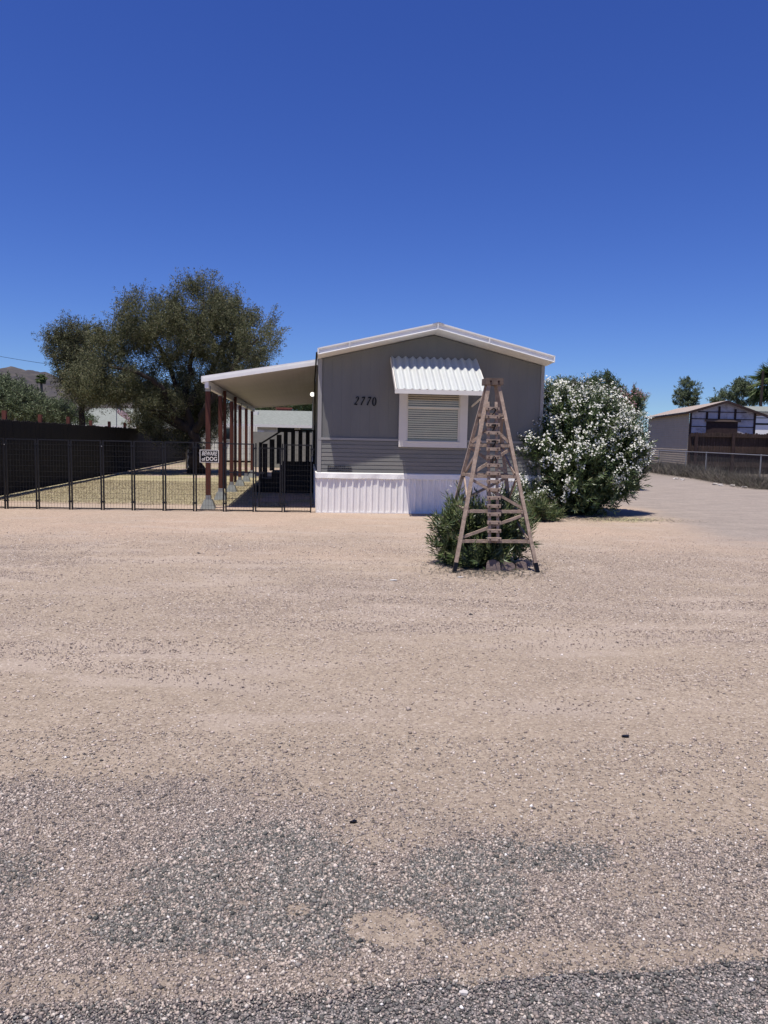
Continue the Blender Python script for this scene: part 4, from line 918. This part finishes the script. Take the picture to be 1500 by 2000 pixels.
for x, w_ in ((.0,1.2),(1.6,2.4),(4.3,1.3)):
    mb = MB(); mb.box(x,x+w_,-3.53,-3.49,1.2,2.30); wn_ = mb.build('window', M['dark_glass'], nh)
    mb = MB(); mb.box(x-.08,x,-3.55,-3.48,1.12,2.34); mb.box(x+w_,x+w_+.08,-3.55,-3.48,1.12,2.34); mb.box(x,x+w_,-3.55,-3.48,2.30,2.34); mb.build('window_frame', M['white_trim'], wn_)
mb = MB(); g = at(493,803,YH+2)-Vector((c.x+.6,YH+4,0)); mb.box(g.x-.25,g.x+.25,-1.4,-1.0,g.z-.3,g.z); mb.build('roof_vent', M['white_trim'], nh)
# ribbed cream building left of it
cr = at(446, 900, 47); cr.z = 0
rb = thing('ribbed_building', 'cream ribbed metal building with a rounded corner and dark window beyond the posts', 'shed', (cr.x,47,0), .0)
hw = 1.78; mb = MB(); prof = []
x = -hw
while x < hw+.01: prof += [(x,0),(x+.09,0),(x+.12,.045),(x+.17,.045),(x+.2,0)]; x += .2
def rtop(x): 
    d_ = x+hw; return 2.05+(.22*math.sqrt(max(0,1-((.35-d_)/.35)**2)) if d_ < .35 else .22)
mb.grid([[(a,b,.12) for a,b in prof],[(a,b,rtop(a)) for a,b in prof]]); mb.box(-hw,hw,.1,2.8,.1,2.05); mb.build('wall', M['ribbed'], rb)
mb = MB(); mb.box(-.28,.22,-.03,0.0,1.45,2.12); q = mb.build('window', M['dark_glass'], rb)
mb = MB(); mb.box(-.34,.28,-.045,-.0,2.12,2.2); mb.box(-.34,.28,-.045,0,1.3,1.45); mb.build('window_frame', M['block'], q)
# grey block wall
bw = at(553, 900, 40); mb = MB(); mb.box(-1.62,1.9,0,.2,0,1.90)
o = mb.build('block_wall', M['block'], None, loc=(bw.x,40,0)); tag(o, 'plain grey block wall standing behind the porch railing', 'wall')
# far left house
cl = at(215, 850, 58); cl.z = 0
lh = gable_house('neighbour_house', 'distant low house with pale grey hip roof behind the board fence', (cl.x,62,0), .03, 9.2, 7, 2.25, 3.75, 2.4)
mb = MB(); mb.box(1.0,1.7,-3.54,-3.49,.9,2.0); mb.build('window', M['dark_glass'], lh)
mb = MB(); mb.box(3.0,3.6,-3.54,-3.49,.9,2.0); mb.build('window', M['dark_glass'], lh)
mb = MB(); mb.box(2.55,2.75,-3.58,-3.5,.0,2.2); mb.build('pillar', M['white_trim'], lh)
# little shed roof and lamp by the trunk
# flag and pole
fp = at(228, 850, 50); fp.z = 0; pole = thing('flagpole', 'thin dark flagpole standing behind the board fence', 'flagpole', fp)
mb = MB(); ztop = at(228,784,50).z; mb.tube([(0,0,0),(0,0,ztop)], [.035,.025], 8); mb.sphere((0,0,ztop+.05), .05, 8, 6); mb.build('shaft', M['pole_grey'], pole)
def flag_mat():
    m = bpy.data.materials.new('striped flag cloth'); m.use_nodes = True; N = m.node_tree.nodes; L = m.node_tree.links; p = N['Principled BSDF']; p.inputs['Roughness'].default_value = .8
    a = N.new('ShaderNodeAttribute'); a.attribute_name = 'flag'; L.new(a.outputs['Color'], p.inputs['Base Color']); return m
nx, nz = 26, 26; rows = []; cols = []
ft = ztop-.15
for j in range(nz+1):
    for i in range(nx+1):
        s_, r_ = i/nx, j/nz                             # s along fly, r down the hoist
        x_ = .95*s_+.05*math.sin(s_*9+r_*2); z_ = ft-.62*r_*(1-.25*s_)-1.05*s_**1.5; y_ = .09*math.sin(s_*10+r_)*s_
        rows.append((x_, y_, z_))
        red, wht, blu = (.30,.03,.035,1), (.72,.70,.70,1), (.02,.025,.09,1)
        cols.append((r_, s_))
V = np.array(rows); n = nx+1; I = (np.arange(nz)[:,None]*n+np.arange(nx)[None,:]).ravel()
fo = np_mesh('flag', V, np.stack([I,I+1,I+n+1,I+n],1), flag_mat(), None, fp); tag(fo, 'red white and blue striped flag drooping from the pole behind the board fence', 'flag')
ca = fo.data.color_attributes.new('flag', 'FLOAT_COLOR', 'CORNER'); arr = []
for pl in fo.data.polygons:
    r_ = np.mean([cols[v][0] for v in pl.vertices]); s_ = np.mean([cols[v][1] for v in pl.vertices])
    c_ = blu if (r_ < 7/13 and s_ < .38) else (red if int(r_*13) % 2 == 0 else wht); arr += list(c_)*len(pl.vertices)
ca.data.foreach_set('color', arr)
# leaning lamp post
lp = at(364, 888, 36); lp.z = 0; lpp = thing('lamp_post', 'grey lamp post with lantern standing by the tree trunk', 'lamp post', lp)
def LP(px, py): q = at(px,py,36)-lp; return q
mb = MB(); mb.tube([(0,0,0), LP(365,853)], .04, 8); mb.build('pole', M['grey_bark'], lpp)
c_ = LP(365,853); mb = MB(); mb.tube([c_, c_+Vector((0,0,.16)), c_+Vector((0,0,.17))], [.07,.13,.02], 8); mb.build('lantern_cap', M['pole_grey'], lpp)
mb = MB(); mb.sphere(LP(365,850), .085, 10, 8); mb.build('globe', M['steel'], lpp, True)
q = at(363,812,36.3); st = thing('antenna_mast', 'pale grey mast leaning with a small flat panel beside the lamp post', 'mast', (q.x,36.3,0)); q2 = at(366,846,36.3)
mb = MB(); mb.tube([(q2.x-q.x,0,0),(q2.x-q.x,0,q2.z),(0,0,q.z)], .055, 8); mb.build('mast', M['pole_grey'], st)
r0 = at(353,819,36.3); mb = MB(); mb.box(r0.x-q.x-.16,r0.x-q.x+.13,-.1,.1,r0.z-.03,r0.z+.02); mb.box(r0.x-q.x+.02,r0.x-q.x+.06,-.02,.02,r0.z-.6,r0.z-.03); mb.build('panel', M['white_trim'], st)

# ------------------------------------------------------------------ right side: shed, fences, trailer
def SP(px, py, Y=47): return at(px, py, Y)
sa = SP(1341,918); sb = SP(1468,918); sx0 = sa.x; wd = sb.x-sa.x
shed = thing('storage_shed', 'old shed with tan clapboard side, white boarded gable and tan shingle roof', 'shed', (sx0,47,0), -.02)
zeL = SP(1341,805).z; zeR = SP(1468,806).z; zpk = SP(1417,785).z; pk = SP(1417,785).x-sx0; zeL = zeR = (zeL+zeR)/2
DX, DY = -5.2, 8.0                                    # the side wall runs back and to the left
def sk(x, y): return (x+DX/DY*y*0-.0, y)
lx = at(1262,805,58).x-sx0; ly = 11.0                    # far end of the visible side wall
dv = Vector((lx, ly, 0))
mb = MB(); zs_ = np.linspace(0, zeL, 26)
pr = []
for i in range(25): pr += [(-.03, zs_[i]), (0, zs_[i+1]-.01), (.0, zs_[i+1])]
nd = Vector((-dv.y, dv.x, 0)).normalized()
mb.grid([[tuple(nd*(-b_)+Vector((0,0,z))) for b_, z in pr], [tuple(dv+nd*(-b_)+Vector((0,0,z))) for b_, z in pr]]); mb.build('side_wall', M['shed_side'], shed)
mb = MB()
def gz(x): return zeL+(zpk-zeL)*(x/pk) if x < pk else zpk-(zpk-zeR)*((x-pk)/(wd-pk))
mb.add([(0,0,0),(wd,0,0),(wd,0,zeR),(pk,0,zpk),(0,0,zeL)], [(0,1,2,3,4)]); mb.add([(wd,0,0),(wd+dv.x,dv.y,0),(wd+dv.x,dv.y,zeR),(wd,0,zeR)], [(0,1,2,3)])
mb.build('gable_wall', M['shed_front'], shed)
mb = MB()
for z in (1.45,1.9,2.35,2.8,3.28,3.72): 
    mb.box(.05 if z < 3.5 else .5, wd-.05 if z < 3.5 else wd-.6,-.03,-.004,z,z+.05)
for x, z0_, z1_ in ((.0,0,zeL),(wd-.12,0,zeR),(1.75,3.3,4.1),(2.75,3.3,3.95),(1.0,3.3,3.75)): mb.box(x,x+.12,-.05,-.002,z0_,z1_)
mb.build('batten', M['dark_brown'], shed)
mb = MB(); mb.box(1.05,3.0,-.04,-.006,1.9,3.15); dr = mb.build('door', M['dark_brown'], shed)
mb = MB(); mb.box(.95,3.15,-.14,-.005,3.15,3.27); mb.build('lintel', M['cap_wood'], dr)
# roof
ovx, ovy = .62, .35
def rp(x, z, y): q = Vector((x,0,z))+dv*(y/ly); return (q.x, q.y, z)
sl = (zpk-zeL)/pk; sr = (zpk-zeR)/(wd-pk); mb = MB()
A_ = (-.28, zeL-sl*.28+.08); C_ = (wd+ovx, zeR-sr*ovx+.08); Bp = (pk, zpk+.08)
for y0, y1 in ((-ovy, ly+.3),):
    for P, Q in ((A_,Bp),(Bp,C_)):
        mb.add([rp(P[0],P[1],y0),rp(Q[0],Q[1],y0),rp(Q[0],Q[1],y1),rp(P[0],P[1],y1)],[(0,1,2,3)])
mb.build('roof', M['tan_shingle'], shed)
mb = MB()
for P, Q in ((A_,Bp),(Bp,C_)):
    mb.prism([rp(P[0],P[1]-.004,-ovy-.01),rp(Q[0],Q[1]-.004,-ovy-.01),rp(Q[0],Q[1]-.16,-ovy-.01),rp(P[0],P[1]-.16,-ovy-.01)],(0,.06,0))
mb.prism([rp(A_[0],A_[1]-.006,-ovy),rp(A_[0],A_[1]-.006,ly),rp(A_[0],A_[1]-.13,ly),rp(A_[0],A_[1]-.13,-ovy)],(.04,0,0))
mb.build('fascia', M['dark_brown'], shed)
# tall board fence on the right
y_ = 43.0; a = at(1346,900,y_); b = at(1620,900,y_)
rf = thing('board_fence', 'weathered brown board fence in front of the old shed at the right', 'fence', (a.x,y_,0), 0)
L2 = b.x-a.x; mb = MB(); x = 0; zt_ = at(1400,845,y_).z
while x < L2:
    h = zt_+random.uniform(-.04,.03); mb.prism([(x,0,.05),(x+.145,0,.05),(x+.145,0,h-.04),(x+.11,0,h),(x+.035,0,h),(x,0,h-.04)],(0,.02,0)); x += .155
mb.build('boards', M['fence_wood_r'], rf)
mb = MB()
for z in (.45, zt_*.52, zt_-.25): mb.box(0,L2,-.125,-.006,z,z+.045)
mb.build('rails', M['fence_wood_r'], rf)
for px in (1355,1427,1503,1580):
    x = at(px,900,y_).x-a.x; mb = MB(); mb.box(x-.08,x+.08,-.23,-.128,0,zt_-.02); mb.build('post', M['dark_brown'], rf)
# chain link fence
cpts = [gnd(1287,922), gnd(1379,931), gnd(1486,950)]; d_ = (cpts[2]-cpts[1]).normalized()
c0 = Vector((16.9,46,0)); c1 = Vector((at(1379,900,38).x,38,0)); c2 = Vector((at(1486,900,30.5).x,30.5,0)); c3 = c2+(c2-c1)*1.4
clf = thing('chain_link_fence', 'low sagging chain link fence with thin steel posts at the right', 'fence', c2)
CLH = 1.28; mb = MB(); segs = [c0,c1,c2,c3]
mb.tube([p-c2+Vector((0,0,CLH)) for p in segs], .022, 6); mb.build('top_rail', M['steel'], clf)
for p in (c0, c0.lerp(c1,.62), c1, c2, c2.lerp(c3,.75)):
    mb = MB(); mb.tube([p-c2, p-c2+Vector((0,0,CLH+.04))], .028, 8); mb.build('post', M['steel'], clf)
mb = MB()
for p, q in zip(segs[:-1], segs[1:]):
    Ls_ = (q-p).length; dd = (q-p)/Ls_; k = -CLH
    step = .085
    while k < Ls_:
        for sg in (0,1):
            x0_, x1_ = k, k+CLH; z0_, z1_ = (0, CLH) if sg == 0 else (CLH, 0)
            ta = max(0, -x0_)/CLH; tb_ = 1-max(0, x1_-Ls_)/CLH
            if tb_ > ta:
                A1_ = p+dd*(x0_+ta*CLH)+Vector((0,0,z0_+(z1_-z0_)*ta)); B1_ = p+dd*(x0_+tb_*CLH)+Vector((0,0,z0_+(z1_-z0_)*tb_)); mb.bar(A1_-c2, B1_-c2, .0026, .0026)
        k += step
mb.build('chain_mesh', M['chain'], clf, fix=False)
# weeds along the fence line
n = 38000; t_ = RNG.random(n)*2.2; seg = np.array([list(c0),list(c1),list(c2),list(c3)]); i0 = np.minimum(t_.astype(int),2); fr_ = t_-i0
base = seg[i0]*(1-fr_[:,None])+seg[i0+1]*fr_[:,None]; off = RNG.normal(size=n)*.32-.35
X = base[:,0]+off*.98; X -= .12; Yw = base[:,1]-.1+off*.2+RNG.normal(size=n)*.15
h = RNG.uniform(.08,.62,n)*(.25+1.5*sstep(.35,.7,fbm(base[:,1]*1.9, base[:,1]*0+off*2, 301))); 
blades('dry_weeds', 'dry grey weeds and twigs along the foot of the chain link fence', 'weeds', X, Yw, h, np.full(n,.010), M['weed'], 1.4)
n = 9000; t_ = RNG.random(n); X = c1.x+RNG.normal(size=n)*.5+(c0.x-c1.x)*t_-.3; Yw = 38+8*t_
blades('dry_weeds', 'taller reddish dry brush by the far end of the chain link fence', 'weeds', X, Yw, RNG.uniform(.2,.75,n), np.full(n,.02), M['weed'], .8)
for k, (px, py, lab) in enumerate(((1320,936,'white rock group farthest along the weedy fence foot'),(1333,938,'white rock just right of the farthest one by the weeds'),(1397,947,'white rock below the middle fence post in the weeds'),(1430,950,'white rock pair near the weeds, second from the right'),(1455,953,'white rock nearest the right edge by the weeds'),(1408,949,'small white rock between the two middle ones by the weeds'))):
    g = gnd(px, py); mb = MB(); mb.sphere((0,0,.03), .085, 7, 5, (1.5,.7,.5)); 
    mb.v = [(x+random.uniform(-.04,.04), y+random.uniform(-.03,.03), z+random.uniform(-.02,.02)) for x,y,z in mb.v]
    tag(mb.build('rock', M['white_stone'], None, loc=g), lab, 'rock', 'white rocks edging the weeds')
# white trailer home behind the shed
tr = at(1500, 850, 62); th_ = thing('trailer_home', 'white trailer home with grey roof partly hidden behind the shed', 'trailer', (tr.x,62,0), -.06)
ztr = at(1480,806,62).z; mb = MB(); mb.box(-1.5,9,0,3.6,.4,ztr); mb.build('body', M['white_metal'], th_)
mb = MB(); mb.box(-1.8,9,-.35,4,ztr,ztr+.12); mb.add([(-1.8,-.35,ztr+.12),(9,-.35,ztr+.12),(9,1.8,ztr+.62),(-1.8,1.8,ztr+.62),(-1.8,4,ztr+.12),(9,4,ztr+.12)],[(0,1,2,3),(3,2,5,4),(0,3,4)]); mb.build('roof', M['shingle'], th_)
mb = MB(); mb.box(-1.5,9,-.02,-.002,ztr-1.0,ztr-.85); mb.box(-1.5,9,-.02,-.002,ztr-.45,ztr-.40); mb.build('stripe', M['ink'], th_)
# palms and pole
def palm(name, label, base, zc, nf, fl, tr_r, m, lw=.06):
    base = Vector(base); t = thing(name, label, 'palm tree', base); mb = MB(); mb.tube([(0,0,0),(.1,0,zc*.5),(0,0,zc)], [tr_r*1.2,tr_r,tr_r*.9], 10); mb.build('trunk', M['grey_bark'], t, True)
    Vs = []; Fs = []; off = 0
    for i in range(nf):
        a = random.uniform(0,2*math.pi); el = random.uniform(-.9,1.35); L_ = fl*random.uniform(.75,1.1); d0 = Vector((math.cos(a)*math.cos(el), math.sin(a)*math.cos(el), math.sin(el))); p = Vector((0,0,zc)); K = 9; C = []; D = []; 
        sp_ = d0.cross(Vector((0,0,1))).normalized()
        hub = p+d0*L_*.45; k2 = 26                       # fan palm: leaflets radiate from the hub
        for k in range(k2):
            ph = (k/(k2-1)-.5)*2.6; d = (d0*math.cos(ph)+sp_*math.sin(ph)+Vector((0,0,-.25))).normalized(); C.append(hub); D.append(d)
        for k in range(2): C.append(p.lerp(hub, k/2)); D.append(d0)
        C = np.array(C); D = np.array(D); V_, F_ = leaf_np(C, D, rdir(len(C), 1), np.full(len(C), L_*.55), np.full(len(C), lw), .3); Vs.append(V_); Fs.append(F_+off); off += len(V_)
    np_mesh('fronds', np.concatenate(Vs), np.concatenate(Fs), m, t); return t
pb = at(1506, 850, 70); palm('palm_tree', 'shaggy fan palm at the right edge behind the trailer', (pb.x,70,0), at(1506,754,70).z, 60, 2.6, .3, M['palm_leaf'], .13)
pb = at(83, 850, 140); palm('palm_tree', 'small distant fan palm standing against the mountain', (pb.x,140,0), at(83,740,140).z, 40, 1.25, .24, M['palm_leaf'], .14)
pb = at(1482, 850, 67); mb = MB(); mb.tube([(0,0,0),(0,0,at(1482,724,67).z)], [.15,.11], 8); tag(mb.build('utility_pole', M['bark'], None, loc=(pb.x,67,0)), 'dark wooden utility pole in front of the fan palm', 'utility pole')
# overhead wire at the left, strung between two poles hidden by trees and frame
wa = at(-160, 662, 110); wb = at(140, 717, 110); n = 24; mb = MB()
mb.tube([wa.lerp(wb, i/n)+Vector((0,0,-.35*(1-(2*i/n-1)**2))) for i in range(n+1)], .028, 4); mb.tube([(wa.x,110,0),(wa.x,110,wa.z+.4)], .16, 8); mb.tube([(wb.x,110,0),(wb.x,110,wb.z+.2)], .14, 8)
tag(mb.build('power_line', M['ink']), 'thin overhead power line crossing the sky above the mountain', 'power line')

# ------------------------------------------------------------------ mountain
def mtn_mat():
    m = bpy.data.materials.new('desert mountain'); m.use_nodes = True; N = m.node_tree.nodes; L = m.node_tree.links; p = N['Principled BSDF']; p.inputs['Roughness'].default_value = 1; p.inputs['Specular IOR Level'].default_value = 0
    tc = N.new('ShaderNodeTexCoord'); nz = N.new('ShaderNodeTexNoise'); nz.inputs['Scale'].default_value = .02; nz.inputs['Detail'].default_value = 9; nz.inputs['Roughness'].default_value = .7; L.new(tc.outputs['Object'], nz.inputs['Vector'])
    r = N.new('ShaderNodeValToRGB'); e = r.color_ramp.elements; e[0].position = .32; e[0].color = (.050,.046,.062,1); e[1].position = .68; e[1].color = (.125,.106,.10,1); q = e.new(.5); q.color = (.078,.073,.072,1)
    L.new(nz.outputs['Fac'], r.inputs[0]); L.new(r.outputs[0], p.inputs['Base Color']); return m
YM = 1400; pxs = np.linspace(-900, 1100, 420); key = [(-900,800),(-500,770),(-200,745),(-60,735),(0,722),(22,716),(48,723),(60,723),(88,727),(110,735),(150,750),(230,765),(330,775),(430,785),(520,793),(600,805),(700,830),(1100,846)]
top = np.interp(pxs, [k[0] for k in key], [k[1] for k in key]); crest = np.array([list(at(a,b,YM)) for a,b in zip(pxs, top)])
H = crest[:,2]+4*(fbm(pxs*.08, pxs*0, 401)-.5)+2.5*(fbm(pxs*.4, pxs*0, 402)-.5); tt = np.linspace(0,1,60); rows = []
for t_ in tt:
    f_ = t_**.8; yy = YM-620*(1-t_); z = H*f_**1.5; X = crest[:,0]; z = z+(fbm(X*.012, X*0+yy*.012, 411, 5)-.5)*H*.42*np.sin(math.pi*t_)*1.1; rows.append(np.stack([X, np.full_like(X,yy), np.maximum(z,-2)], -1))
for t_ in (.2,.6,1): rows.append(np.stack([crest[:,0], np.full_like(H, YM+500*t_), H*(1-t_)], -1))
V = np.concatenate(rows); n = len(pxs); I = (np.arange(len(rows)-1)[:,None]*n+np.arange(n-1)[None,:]).ravel()
tag(np_mesh('hills', V, np.stack([I,I+1,I+n+1,I+n],1), mtn_mat()), kind='structure')
